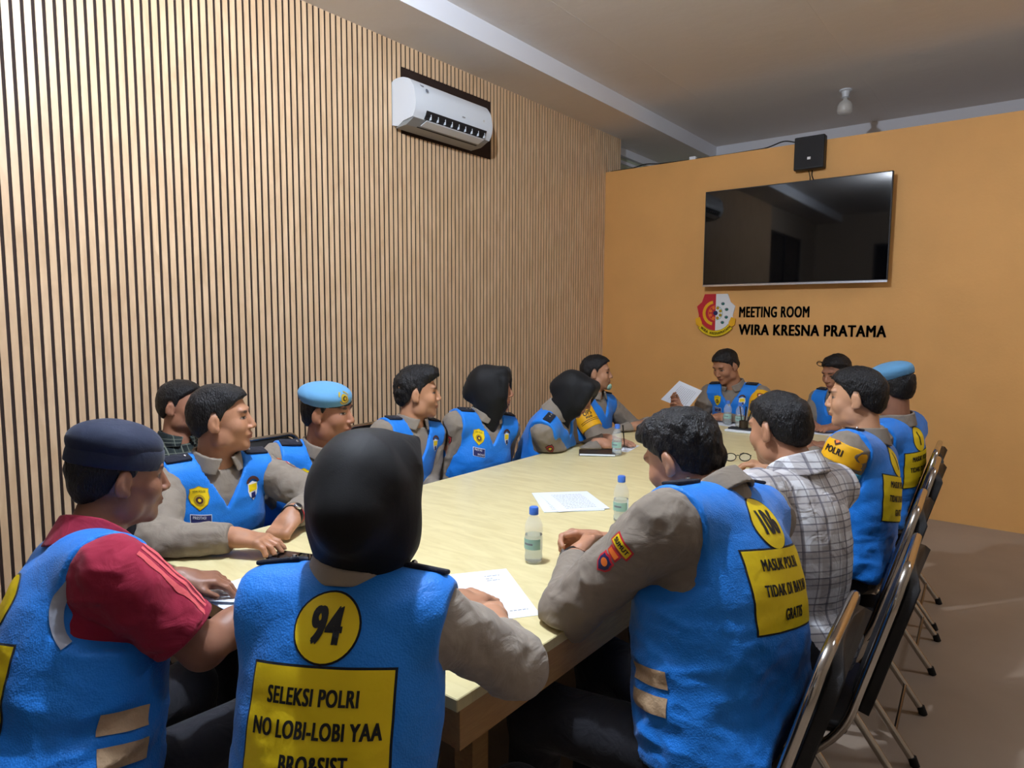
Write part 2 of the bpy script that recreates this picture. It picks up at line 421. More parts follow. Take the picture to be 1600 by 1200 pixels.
def decal(name, bvh, org, ex, ey, shapes, parent, label=None, L=.012, base=.0012, reach=.35, thick=.0012):
    """shapes: (bmesh or point list, material, layer); projected along ex x ey onto the cloth surface"""
    ex = Vector(ex).normalized(); ey = Vector(ey); ey = (ey-ex*ey.dot(ex)).normalized(); nn = ex.cross(ey); org = Vector(org)
    mb = MB()
    for sh, m, layer in shapes:
        bm = sh if isinstance(sh, bmesh.types.BMesh) else poly_bm(sh)
        densify(bm, L); bm.verts.index_update(); vs = []
        for v in bm.verts:
            p = org+ex*v.co.x+ey*v.co.y; hit, hn, _, _ = bvh.ray_cast(p+nn*reach, -nn, reach*2)
            if hit is None: hit, hn, _, _ = bvh.find_nearest(p)
            if hn.dot(nn) < 0: hn = -hn
            vs.append(hit+(hn*.6+nn*.4).normalized()*(base+thick*layer))
        mb.use(m).add(vs, [[v.index for v in f.verts] for f in bm.faces]); bm.free()
    o = mb.build(name, parent, smooth='all', fix=False)
    if label: o['label'] = label
    return o
# ------------------------------------------------------------------ people
SKIN = lin((146, 100, 76))
def frame(az, pit=0., roll=0.):
    a, p = radians(az), radians(pit)
    Y = v3(-sin(a)*cos(p), cos(a)*cos(p), -sin(p)); X = v3(cos(a), sin(a), 0); Z = np.cross(X, Y)
    if roll:
        r = radians(roll); X, Z = X*cos(r)+Z*sin(r), Z*cos(r)-X*sin(r)
    return np.stack([X, Y, Z], 1).astype(F4)
def hand_prims(wr, d, n, side, pose, s):
    d = nrm(d); n = nrm(n-d*float(n@d)); t = np.cross(d, n)*(1 if side > 0 else -1); M = np.stack([t, n, d], 1)
    P = [cc(wr-d*.035*s, wr+d*.03*s, .0265*s, .026*s, k=.02), rb(wr+d*.052*s+n*.002, (.041*s, .0145*s, .045*s), M, .013*s, k=.018),
         cc(wr+d*.02*s+t*.018*s, wr+d*.05*s+t*.030*s+n*.01*s, .017*s, .013*s, k=.012)]
    curls = {'flat': (.08, .12, .08), 'relax': (.35, .45, .3), 'curl': (.75, .9, .5), 'fist': (1.35, 1.5, .9), 'pinch': (.7, .75, .45)}[pose]
    th = {'flat': (.9, .25), 'relax': (.7, .45), 'curl': (.5, .8), 'fist': (.35, 1.0), 'pinch': (.45, .9)}[pose]
    for i, L in enumerate((.074, .082, .076, .060)):
        p = wr+d*(.090-.004*abs(i-1))*s+t*(.031-.0205*i)*s; a = 0.; q = p
        e = 1+.12*i*(pose != 'flat'); spread = t*(.10-.07*i)
        for j, (f, r0, r1) in enumerate(((.44, .0094, .0086), (.31, .0086, .0078), (.25, .0078, .0066))):
            a += curls[j]*e*(1 if not (pose == 'pinch' and i < 2) else .85); dr = nrm(d*cos(a)+n*sin(a)+spread*cos(a)); q2 = q+dr*L*f*s
            P.append(cc(q, q2, r0*s, r1*s, k=.004 if j else .008)); q = q2
    p = wr+d*.035*s+t*.030*s+n*.006*s; a1 = th[0]; dr = nrm(d*cos(a1)+t*sin(a1)*.8+n*.25); q = p+dr*.036*s
    P.append(cc(p, q, .0125*s, .0100*s, k=.01)); a2 = th[1]; dr2 = nrm(d*cos(a1*.3)+n*sin(a2)*.8+t*.1)
    P.append(cc(q, q+dr2*.032*s, .0098*s, .0078*s, k=.004)); return P
def head_prims(c, M, s):
    def w(x, y, z): return c+M@v3(x*s, y*s, z*s)
    def E(x, y, z, a, b, d, k=.02, rot=None): return el(w(x, y, z), (a*s, b*s, d*s), M if rot is None else M@rot, k)
    A = [E(0, -.014, .036, .0765, .0975, .087), E(0, .028, -.028, .060, .064, .084, .03), E(0, .034, -.074, .046, .048, .034, .02),
         E(0, .074, -.094, .019, .016, .017, .02), E(.037, .056, -.022, .026, .030, .028, .02), E(-.037, .056, -.022, .026, .030, .028, .02),
         E(.056, .012, -.062, .016, .03, .03, .02), E(-.056, .012, -.062, .016, .03, .03, .02),
         cc(w(-.034, .078, .033), w(.034, .078, .033), .012*s, .012*s, .012),
         cc(w(0, .088, .018), w(0, .1055, -.022), .0075*s, .0118*s, .008), E(.0125, .098, -.027, .0080, .010, .0070, .005), E(-.0125, .098, -.027, .0080, .010, .0070, .005),
         E(0, .083, -.050, .026, .014, .014, .012), E(0, .0935, -.0525, .0225, .0080, .0050, .003), E(0, .0920, -.0630, .0195, .0080, .0055, .003)]
    for sx in (-1, 1):
        rot = np.array(Matrix.Rotation(radians(22*sx), 3, 'Z') @ Matrix.Rotation(radians(-12), 3, 'X'), F4)
        A.append(E(.080*sx, -.006, .0, .0085, .0195, .0325, .004, rot)); A.append(E(.078*sx, .002, -.022, .007, .010, .012, .004))
    Bs = []
    for sx in (-1, 1): Bs.append(E(.032*sx, .104, .010, .017, .016, .011, .010)); Bs.append(E(.0905*sx, .0035, .004, .0080, .0105, .0185, .002)); Bs.append(cc(w(.007*sx, .108, -.0335), w(.007*sx, .104, -.029), .0025*s, .002*s, .002))
    C = []
    for sx in (-1, 1): C.append(E(.0315*sx, .0825, .010, .0135, .0125, .0115, .001))
    return A, Bs, C
def ik(a, b, l1, l2, hint):
    w = b-a; D = float(np.linalg.norm(w)); f = max(1., D/((l1+l2)*.985)); l1 *= f; l2 *= f; u = w/D
    x = (l1*l1-l2*l2+D*D)/(2*D); r = math.sqrt(max(1e-6, l1*l1-x*x)); q = hint-a; q = q-u*float(q@u); return a+u*x+nrm(q)*r
class Body: pass
def obstacles(sp):
    """table and chairs near the person: bodies rest against them instead of passing through"""
    g = .010+max(0., sp.get('fold', .003)-.003); I = np.eye(3, dtype=F4); O = []
    def bx(a, b): a = v3(*a); b = v3(*b); O.append(rb((a+b)/2, (b-a)/2+g, I, .002, .002))
    bx((1.30, .93, .722), (2.60, 4.92, .75)); bx((1.304, .942, .63), (1.33, 4.914, .73)); bx((2.57, .942, .63), (2.596, 4.914, .73)); bx((1.33, .944, .63), (2.57, .966, .73)); bx((1.33, 4.888, .63), (2.57, 4.912, .73)); bx((1.57, 1.20, .11), (1.592, 4.63, .73))
    for x in (1.48, 2.36):
        for y in (1.18, 2.2, 3.6, 4.61): bx((x, y, 0), (x+.06, y+.06, .73))
    bx((-.3, .0, 0), (.0, 6, 3)); bx((0, 5.91, 0), (5, 6.2, 3))
    for (cx, cy, az, _) in CHAIRS.values():
        if math.hypot(cx-sp['pel'][0], cy-sp['pel'][1]) > 1.1: continue
        a = radians(az); X = v3(cos(a), sin(a), 0); Y = v3(-sin(a), cos(a), 0); Z = v3(0, 0, 1); o = v3(cx, cy, 0); M = np.stack([X, Y, Z], 1)
        def p(x, y, z): return o+X*x+Y*y+Z*z
        O.append(rb(p(0, .03, .411), (.20+g, .18+g, .019+g), M, .01, .002)); t = radians(15); Zb = Z*cos(t)-Y*sin(t); Yb = Y*cos(t)+Z*sin(t)
        O.append(rb(p(0, -.220, .66), (.205+g, .034+g, .21+g), np.stack([X, Yb, Zb], 1), .01, .002))
        for sx in (-1, 1):
            w_ = .215*sx
            for q0, q1 in (((w_, .22, .015), (w_, -.145, .42)), ((w_, -.145, .42), (w_, -.245, .80)), ((w_, -.245, .80), (w_*.8, -.262, .875)), ((w_*.86, .16, .385), (w_*.86, -.06, .34)), ((w_*.86, -.06, .34), (w_*.86, -.30, .01))): O.append(cc(p(*q0), p(*q1), 0.0155+g, .0155+g, .002))
            O.append(cc(p(w_, .205, .04), p(w_, .235, 0), .026, .026, .002)); O.append(cc(p(w_*.86, -.28, .04), p(w_*.86, -.31, 0), .026, .026, .002))
        O.append(cc(p(-.17, -.262, .875), p(.17, -.262, .875), .0165, .0165, .002)); O.append(cc(p(-.215, .163, .08), p(.215, .163, .08), .012, .012, .002)); O.append(cc(p(-.185, -.24, .10), p(.185, -.24, .10), .011, .011, .002))
    for q in COARSE:
        if float(np.linalg.norm((q[1]+q[2])/2-v3(*sp['pel'][:2], .8))) < 1.3: O.append(q)
    return O
OBST = []; COARSE = []
def build_person(sp):
    s = sp.get('s', 1.06); h = sp.get('h', .006); fem = sp.get('fem', False); fat = sp.get('fat', 0.)
    B = Body(); B.sp = sp; neck = v3(*sp['neck']); pel = v3(*sp['pel']); Z = nrm(neck-pel); a = radians(sp['az'])
    X = v3(cos(a), sin(a), 0); X = nrm(X-Z*float(X@Z)); Y = np.cross(Z, X); T = np.stack([X, Y, Z], 1); L = float(np.linalg.norm(neck-pel))
    B.neck, B.T, B.L = neck, T, L; sw = sp.get('sw', .172 if not fem else .160)*s
    def w(x, y, z): return neck+T@v3(x, y, z)
    root = empty('person', (float(pel[0]), float(pel[1]), 0.), sp['label'], 'person', rz=0.)
    Rh = lambda e: {**{'pose': 'relax'}, **e}
    arms = {}
    for side, key in ((1, 'R'), (-1, 'L')):
        e = Rh(sp[key]); sh = w(side*sw, .005, -.052*s); wr = v3(*e['wr']); hint = v3(*e['el']) if 'el' in e else sh+v3(0, 0, -1)*.3+X*side*.2
        al = sp.get('al', 1.)*s; eb = ik(sh, wr, .285*al, .25*al, hint); d = nrm(v3(*e['dir'])) if 'dir' in e else nrm(wr-eb); n = v3(*e.get('n', (0, 0, -1)))
        arms[side] = (sh, eb, wr, d, n, e['pose'], nrm(wr-eb))
    B.arms = arms
    hc = v3(*sp['head']); HM = frame(sp['haz'], sp.get('hp', 0), sp.get('hr', 0)); hs = sp.get('hs', s); B.hc, B.HM, B.hs = hc, HM, hs
    f2 = 1+fat*2
    def torso(o, k=.05):
        A = [el(w(0, .005, -.20*s), (.160*s*(1+fat), .112*s*f2, .19*s), T, k, o), el(w(0, .0, -.11*s), (.150*s*(1+fat*.5), .088*s, .09*s), T, k, o),
             el(w(0, .012+fat*.07, -L*.66), ((.142+fat*.10)*s, (.112+fat*.14)*s, .17*s), T, k, o), el(pel, (.17*s*(1+fat*.5), .130*s*f2, .105*s), T, k, o)]
        for sd in (1, -1): A.append(cc(w(sd*.05*s, -.01, -.045*s), w(sd*sw*.93, 0, -.058*s), .050*s, .052*s, .04, o))
        if fem: A += [el(w(sd*.066*s, .095*s, -.215*s), (.066*s, .052*s, .062*s), T, .04, o) for sd in (1, -1)]
        return A
    def limb(o, side, upto=1.):
        sh, eb, wr = arms[side][:3]; A = [cc(sh, eb, (.050 if fem else .056)*s*(1+fat*.5), .044*s, .03, o), cc(eb, eb+(wr-eb)*min(upto, .4), .044*s, .041*s, .02, o), cc(eb+(wr-eb)*.35, wr, .041*s, .028*s, .02, o)]
        return A
    HA, HB, HC = head_prims(hc, HM, hs); nb = hc+HM@v3(0, -.022*hs, -.045*hs)
    skinA = torso(-.008)+[cc(nb, w(0, -.004, -.03*s), .055*hs, .060*s, .03), cc(w(0, -.004, .0), w(0, .004, -.06*s), .046*s, .048*s, .04)]
    hips = {}
    la = radians(sp.get('laz', sp['az'])); fw = v3(-sin(la), cos(la), 0); Xh = v3(cos(la), sin(la), 0)
    for sd in (1, -1):
        hp = pel+Xh*sd*.095*s-v3(0, 0, .03); kn = hp+fw*.40*s+Xh*sd*.05*s+v3(0, 0, .0); kn[2] = .50; an = kn+fw*sp.get('leg', .03)+v3(0, 0, 0); an[2] = .09; hips[sd] = (hp, kn, an)
    def legs(o):
        A = []
        for sd in (1, -1):
            hp, kn, an = hips[sd]; A += [cc(hp, kn, .070*s, .058*s, .04, o), cc(kn, an, .055*s, .040*s, .03, o)]
        return A
    for sd in (1, -1): skinA += limb(0, sd)+[]
    skinA += legs(-.008)
    for sd in (1, -1):
        an = hips[sd][2]; skinA.append(cc(an, an+fw*.12-v3(0, 0, .05), .034, .028, .03))
        skinA += hand_prims(arms[sd][2], arms[sd][3], arms[sd][4], sd, arms[sd][5], sp.get('hands', s*1.02))
    mine = torso(.040)+legs(.026)+([cc(w(sd*.06, .02, -.2*s), w(sd*.07, .01, -L-.01), .115*s*f2, .125*s*f2, .05, .018) for sd in (1, -1)] if fat and sp.get('vest', True) else [])
    for sd in (1, -1):
        sh, eb, wr, d, n, _, fd = arms[sd]; mine += [cc(sh, eb, .058*s*(1+fat*.4), .050*s, .004, .030), cc(eb, wr, .050*s, .036*s, .004, .026), cc(wr, wr+d*.17*s, .045*s, .045*s, .004)]
    for sd in (1, -1): an = hips[sd][2]; mine.append(cc(an-fw*.04, an+fw*.17-v3(0, 0, .04), .062, .055, .004))
    for q in mine: q[3] = .004
    V, Q = solid(skinA+HA, HB+OBST, sp.get('hb', .0048)); 
    # eyeballs are pushed in afterwards by colour only
    q = (V-hc)@HM/hs; col = np.tile(np.array(sp.get('skin', SKIN)), (len(V), 1)); n1 = noise(V, 22.)[:, None]; col = col*(1+.10*n1)
    near = np.abs(q).max(1) < .16; x, y, z = np.abs(q[:, 0]), q[:, 1], q[:, 2]
    def blend(mask, c, amt=1.):
        m = (np.clip(mask, 0, 1)*near*amt)[:, None]; return col*(1-m)+np.array(lin(c))*m
    front = np.clip((y-.06)/.01, 0, 1)
    col = blend(np.clip(1.2-np.hypot((x-.031)/.015, (z-.0095)/.0052), 0, 1)*2.5*front, (20, 14, 12), 1.)
    col = blend(np.clip(1.1-np.hypot((np.abs(x-.0315)-.0085)/.0030, (z-.0092)/.0030), 0, 1)*2*front, (176, 168, 160), .7)
    col = blend(np.clip(1.1-np.hypot((x-.030)/.019, (z-.030-.10*(x-.02))/.0068), 0, 1)*2.2*np.clip((y-.045)/.01, 0, 1), (24, 19, 17), .9)
    col = blend(np.clip(1.2-np.hypot(x/.024, (z+.0585)/.0095), 0, 1)*2*np.clip((y-.078)/.006, 0, 1), (132, 70, 62), .7)
    if not fem:
        stub = np.clip((z-(-.03)-np.interp(y, [-.1, -.02, .012, .03, .08], [-.03, .01, .03, .09, .12]))/.03+.6, 0, 1)*np.clip((.02-y)/.03+.6, 0, 1)*(np.hypot(x-.083, z) > .03)
        col = blend(stub, (30, 26, 26), .55)
        col = blend(np.clip(1.1-np.hypot(x/.026, (z+.044)/.005), 0, 1)*front, (60, 44, 38), .45)
    knuck = np.zeros(len(V))
    for sd in (1, -1):
        dd = V-arms[sd][2]; al = dd@arms[sd][3]; near2 = np.linalg.norm(dd, axis=1) < .22*s; knuck += near2*np.clip(np.sin(al*95), 0, 1)*(al > .08)*.12
    col = col*(1-knuck[:, None])
    rgba = np.ones((len(V), 4)); rgba[:, :3] = np.clip(col, 0, 1)
    B.root = root; B.body = emit_mesh('body', (V, Q), 'skin', root, {'col': ('FLOAT_COLOR', rgba)})
    # ---------------- clothes
    def loc(P): return (P-neck)@T
    def neckcut(P):
        l = loc(P); return l[..., 2]-(.022-np.clip(l[..., 1], -.05, .12)*.35)
    um = sp.get('shirt', 'uniform'); short = sp.get('short'); wrap = sp.get('upto', .96)
    parts = [group(torso(.007)+[cc(w(0, -.006, .01), w(0, .006, -.06*s), .059*s, .062*s, .04)], neckcut, .03)]
    for sd in (1, -1):
        sh, eb, wr, d, n, _, fd = arms[sd]
        if short:
            c0 = sh+(eb-sh)*.76; dd = nrm(eb-sh); parts.append(group([cc(sh, eb, .062*s, .058*s, .03, .012)], lambda P, c0=c0, dd=dd: (P-c0)@dd, .03))
        else:
            c0 = eb+(wr-eb)*sp.get('cuff', .93); r = .034*s
            parts.append(group([cc(sh, eb, (.052 if fem else .058)*s*(1+fat*.4), .050*s, .03, .010), cc(eb, wr, .050*s, .035*s, .03, .008)], lambda P, c0=c0, fd=fd: (P-c0)@fd, .03))
    VQ = solid(parts, OBST, h); V, Q = VQ; V = relax(V, Q, 1, .5); N = normals(V, Q)
    lv = loc(V); arm = np.clip((np.abs(lv[:, 0])-.13)/.05, 0, 1)+.35
    f = ridge(V*np.array([1, 1, 1.25]), 13.)+.5*ridge(V, 27.)
    V = V+N*(np.clip(f, -.6, 1.3)*.0048*np.clip(arm, 0, 1))[:, None]
    B.shirt = emit_mesh('shirt', (V, Q), um, root, {'cloth': ('FLOAT_VECTOR', lv)}); B.bshirt = BVHTree.FromPolygons(V.tolist(), Q.tolist())
    if sp.get('collar', True):
        ax = nrm(nb-w(0, 0, -.02)); c0 = w(0, 0, .0); 
        def colr(P):
            q = P-c0; z = q@ax; l = loc(P); rad = np.sqrt(np.maximum((q*q).sum(-1)-z*z, 0)); sh_ = np.abs(rad-(sp.get('colr', .079)*s-.20*(z-.01)))-.0055
            d = np.maximum(sh_, np.maximum(z-sp.get('colz', .052)+.25*np.clip(l[..., 1], 0, .1), -.02-z)); return np.maximum(d, np.where(l[..., 1] > 0, (.012+.45*np.clip(.045-z, 0, .1))-np.abs(l[..., 0]), -1))
        colr0 = colr
        def colr(P): return np.maximum(colr0(P), -(loc(P)[..., 2]+.004))
        VQ = solid([[colr, c0-.14, c0+.14, 0.]], (), .004); o = emit_mesh('collar', VQ, sp.get('collar_mat', um), B.shirt, {'cloth': ('FLOAT_VECTOR', loc(VQ[0]))})
    hem = sp.get('hem', L+.03)
    def armcut(l): return np.abs(l[..., 0])-np.interp(l[..., 2], [-.25*s, -.205*s, -.17*s, -.12*s, -.05*s, .02], [.40, .182*s*(1+fat*.8), .168*s, .162*s, .174*s, .184*s])*sp.get('aw', 1.)
    if sp.get('vest', True):
        def vcut(P):
            l = loc(P); x, y, z = l[..., 0], l[..., 1], l[..., 2]; ac = armcut(l)
            vd = sp.get('vneck', .11)*s; wedge = np.where((y > 0) & (z > -vd), .066*s*np.clip((z+vd)/vd, 0, 1.3)-np.abs(x), -1)
            hole = np.where(z > -.05*s, .080*s-np.sqrt(x*x+(y-.024)**2), -1)
            return np.maximum(np.maximum(ac, wedge), np.maximum(hole, -(z+hem)))
        to = torso(.019, .055)+[cc(w(sd*.06*s, -.008, -.042*s), w(sd*sw*.99, .003, -.052*s), .052*s, .061*s, .04, .014) for sd in (1, -1)]
        to += [cc(w(sd*.06, .02, -.2*s), w(sd*.07, .01, -L-.01), .115*s*f2, .125*s*f2, .05) for sd in (1, -1)] if fat else []
        VQ = solid(to, OBST, h, cut=vcut, ck=.003); V, Q = VQ; N = normals(V, Q); lv = loc(V)
        low = np.clip((-lv[:, 2]-.10)/.25, 0.25, 1); f = ridge(V*np.array([.8, .8, 1.6]), 7.)+.5*ridge(V*np.array([.9, .9, 1.5]), 16.)
        f2_ = ridge((V-neck)@T*np.array([.55, .6, 1.]), 8.5); V = V+N*((np.clip(f, -.8, 1.3)*.0072+np.clip(f2_, -.3, 1.2)*sp.get('fold', .003))*low)[:, None]
        B.vest = emit_mesh('vest', (V, Q), 'vest_blue', root); B.bvest = BVHTree.FromPolygons(V.tolist(), Q.tolist())
        if sp.get('trim'):
            def tcut(P):
                l = loc(P); ac = armcut(l); return np.maximum(np.maximum(ac-.004, -.026-ac), np.maximum(-(l[..., 2]+.22*s), vcut(P)-.004))
            emit_mesh('armhole_band', solid(torso(.0275, .055), (), .005, cut=tcut), sp['trim'], B.vest)
    else: B.bvest = B.bshirt
    VQ = solid(legs(.012)+[el(pel, (.172*s*f2, .135*s*f2, .10*s), T, .04)], OBST, .0095)
    emit_mesh('trousers', VQ, sp.get('trouser_mat', 'trousers'), root)
    for sd in (1, -1):
        an = hips[sd][2]; g = v3(0, 0, 1); f0 = an+fw*-.03-g*.035
        emit_mesh('shoe', solid([cc(f0, f0+fw*.19, .046, .036, .02), cc(an, an-g*.03, .046, .046, .03)], OBST, .009, cut=lambda P: .012-P[..., 2]), 'leather', root)
    COARSE.extend(mine)
    # ---------------- head wear
    def hw(x, y, z): return hc+HM@(v3(x, y, z)*hs)
    def HE(x, y, z, aa, b, c_, k=.02, o=0.): return el(hw(x, y, z), (aa*hs, b*hs, c_*hs), HM, k, o)
    def hl(P): return (P-hc)@HM/hs
    st = sp.get('hair', 'short')
    if st not in ('none',):
        top = {'short': .008, 'crop': .004, 'quiff': .014, 'thick': .012}[st]
        HAa = [HE(0, -.014, .036, .0765+.0045, .0975+.0045, .087+top), HE(0, .02, .07+top, .060, .072, .045, .03)]
        if st == 'quiff': HAa += [HE(0, .055, .098, .055, .048, .032, .03), HE(0, .03, .105, .05, .06, .03, .03)]
        if st == 'thick': HAa += [HE(0, .045, .09, .062, .05, .034, .03), HE(0, -.05, .05, .07, .06, .06, .03)]
        HAa += [HE(0, -.052, -.012, .062, .050, .052, .03)]
        fy = {'quiff': .072, 'thick': .066}.get(st, .062)
        def hcut(P):
            l = hl(P); zl = np.interp(l[..., 1], [-.12, -.075, -.03, -.012, .004, .012, .028, fy, fy+.02], [-.060, -.056, -.024, .036, .038, .000, .034, .066, .082]); d = (zl-l[..., 2])*.75*hs; return np.maximum(d, (l[..., 2]-.062)*hs) if sp.get('hat') else d
        VQ = solid(HAa, (), max(h*.8, .0045), cut=hcut, ck=.006); V, Q = VQ; N = normals(V, Q)
        V = V+N*((noise(V*np.array([1, 1, .5]), 110.)*.0022+noise(V, 45.)*.0032)*(1.6 if st in ('quiff', 'thick') else .8))[:, None]
        emit_mesh('hair', (V, Q), 'hair', root)
    hat = sp.get('hat')
    if hat == 'cap':       # dark band cap: tall band, soft crown
        R0 = np.array(Matrix.Rotation(radians(-7), 3, 'X'), F4); M2 = HM@R0
        def c2(P): return (P-hw(0, -.01, .03))@M2/hs
        crown = el(hw(0, -.012, .088), (.086*hs, .108*hs, .060*hs), M2, .01)
        V, Q = solid([crown, el(hw(0, -.012, .05), (.081*hs, .103*hs, .085*hs), M2, .01)], (), .005, cut=lambda P: np.maximum(-(c2(P)[..., 2]-.015), -1)*hs)
        V = V+normals(V, Q)*(noise(V, 16.)*.003)[:, None]; cp = emit_mesh('cap', (V, Q), 'navy_cap', root)
        def bcut(P): l = c2(P); return np.maximum(l[..., 2]-.056, .004-l[..., 2])*hs
        V, Q = solid([el(hw(0, -.012, .05), (.0865*hs, .1085*hs, .12*hs), M2, .01)], (), .005, cut=bcut); emit_mesh('cap_band', (V, Q), 'navy_cap', cp)
    if hat == 'beret':
        R0 = np.array(Matrix.Rotation(radians(-6), 3, 'X') @ Matrix.Rotation(radians(sp.get('slant', 10)), 3, 'Y'), F4); M2 = HM@R0; sg = 1 if sp.get('slant', 10) > 0 else -1
        c0 = hw(0, -.008, .055)
        def b2(P): return (P-c0)@M2/hs
        V, Q = solid([el(c0+M2@v3(.010*sg, -.002, .030)*hs, (.090*hs, .108*hs, .044*hs), M2, .02), el(c0+M2@v3(0, 0, .012)*hs, (.083*hs, .104*hs, .048*hs), M2, .02)], (), .005, cut=lambda P: -(b2(P)[..., 2]+.006)*hs)
        V = V+normals(V, Q)*(noise(V, 14.)*.002)[:, None]; bo = emit_mesh('beret', (V, Q), 'beret_blue', root); bb = BVHTree.FromPolygons(V.tolist(), Q.tolist())
        V, Q = solid([el(c0, (.0845*hs, .1055*hs, .12*hs), M2, .02)], (), .005, cut=lambda P: np.abs(b2(P)[..., 2]-.002)*hs-.006); emit_mesh('beret_band', (V, Q), 'leather', bo)
        fx = M2@v3(-1, .35, 0); fz = M2@v3(0, 0, 1)
        decal('beret_badge', bb, c0+M2@v3(.035, .09, .035)*hs, fx, fz, [(circ(.017, 20), 'badge_gold', 1), (circ(.0095, 16), 'black_ink', 2), (circ(.006, 12), 'badge_gold', 3), (arcband(.020, .025, 200, 340), 'badge_gold', 1), (arcband(.022, .027, 20, 70), 'badge_gold', 1), (arcband(.022, .027, 110, 160), 'badge_gold', 1)], bo, L=.008)
    if hat == 'hijab':
        pk = sp.get('peak', 0.)
        A = [HE(0, -.022, .028, .092, .112, .104, .03), HE(0, .010, -.035, .086, .088, .095, .04), cc(hw(0, -.0, -.05), w(0, .01, .015), .082*hs, .062*s, .04), HE(0, -.108, -.02, .048, .042, .042, .05)]
        if pk: A += [cc(hw(-.045, .070, .096), hw(.045, .070, .096), .024, .024, .06), cc(hw(-.06, .075, .05), hw(-.065, .07, -.02), .022, .022, .03), cc(hw(.06, .075, .05), hw(.065, .07, -.02), .022, .022, .03)]
        A += [cc(w(0, .03, .0), w(0, .085, -.09), .050, .028, .05)]
        if sp.get('point'): A.append(cc(hw(.05, .02, .09), hw(*sp['point']), .035, .004, .07))
        sub = [HE(0, .130, -.016, .050, .075, .076, .012)] if not sp.get('closed') else []
        V, Q = solid(A, sub, max(h, .005)); N = normals(V, Q)
        f = ridge(V*np.array([1.2, 1.2, .6]), 8.); V = V+N*(np.clip(f, -.5, 1.2)*.003)[:, None]
        B.hijab = emit_mesh('hijab', (V, Q), sp.get('hijab_mat', 'hijab'), root)
    return B
def back_patch(B, num, lines, zn=-.115, zs=-.285, rn=.054, w=.235, hh=.19, xo=0., sz=.052, num_sz=.085, lsx=.62, gap=1.):
    n, T = B.neck, B.T; s = B.sp.get('s', 1.06)
    def o(z, x=0): return n+T@v3(x, -.12, z)
    sh = [(circ(rn+.0035, 36), 'navy', 0), (circ(rn, 36), 'yellow', 1)]
    if num: sh.append((text_polys(num, num_sz, .62, .0030), 'black_ink', 2))
    decal('number_patch', B.bvest, o(zn, xo), T[:, 0], T[:, 2], sh, B.vest, 'round yellow number patch on the back')
    sh = [(rect(w+.008, hh+.008), 'navy', 0), (rect(w, hh), 'yellow', 1)]
    for i, t in enumerate(lines):
        bm = text_polys(t, sz, lsx, .0011)
        for v in bm.verts: v.co.y += (1-i)*hh*.31*gap; v.co.x += (-.008, 0, .006)[i % 3]
        sh.append((bm, 'black_ink', 2))
    decal('slogan_patch', B.bvest, o(zs, xo), T[:, 0], T[:, 2], sh, B.vest, 'rectangular yellow patch with black slogan')
def front_badges(B, right=True, left=True, z=-.072):
    n, T = B.neck, B.T
    def o(x, zz): return n+T@v3(x, .12, zz)
    ex, ey = -T[:, 0], T[:, 2]
    if right:
        t = text_polys('SDM POLRI', .011, .7, .0003); [setattr(v.co, 'y', v.co.y+.021) for v in t.verts]
        decal('chest_badge', B.bvest, o(.098, z), ex, ey, [(shield(.066, .078), 'badge_gold', 0), (shield(.060, .072), 'yellow', 1), (t, 'black_ink', 2), (circ(.017, 16, (0, -.005)), 'badge_gold', 2), (circ(.011, 12, (0, -.005)), 'badge_brown', 3), (circ(.005, 10, (0, -.005)), 'yellow', 4)], B.vest, L=.01)
        t1 = text_polys('PRESTASI', .013, .7, .0004); t2 = text_polys('INOVASI', .013, .7, .0004)
        for v in t1.verts: v.co.y += .010; v.co.x -= .006
        for v in t2.verts: v.co.y -= .010; v.co.x += .008
        decal('name_tag', B.bvest, o(.094, z-.070), ex, ey, [(rect(.066, .040), 'white_ink', 0), (rect(.062, .036), 'badge_navy', 1), (t1, 'white_ink', 2), (t2, 'white_ink', 2)], B.vest, L=.01)
    if left:
        decal('unit_patch', B.bvest, o(-.10, z), ex, ey, [(shield(.046, .062), 'white_ink', 0), (rect(.036, .022, (0, .010)), 'yellow', 1), (rect(.020, .018, (0, -.014)), 'badge_navy', 1), (arcband(.020, .030, 20, 160, (0, .018)), 'badge_brown', 2)], B.vest, L=.01)
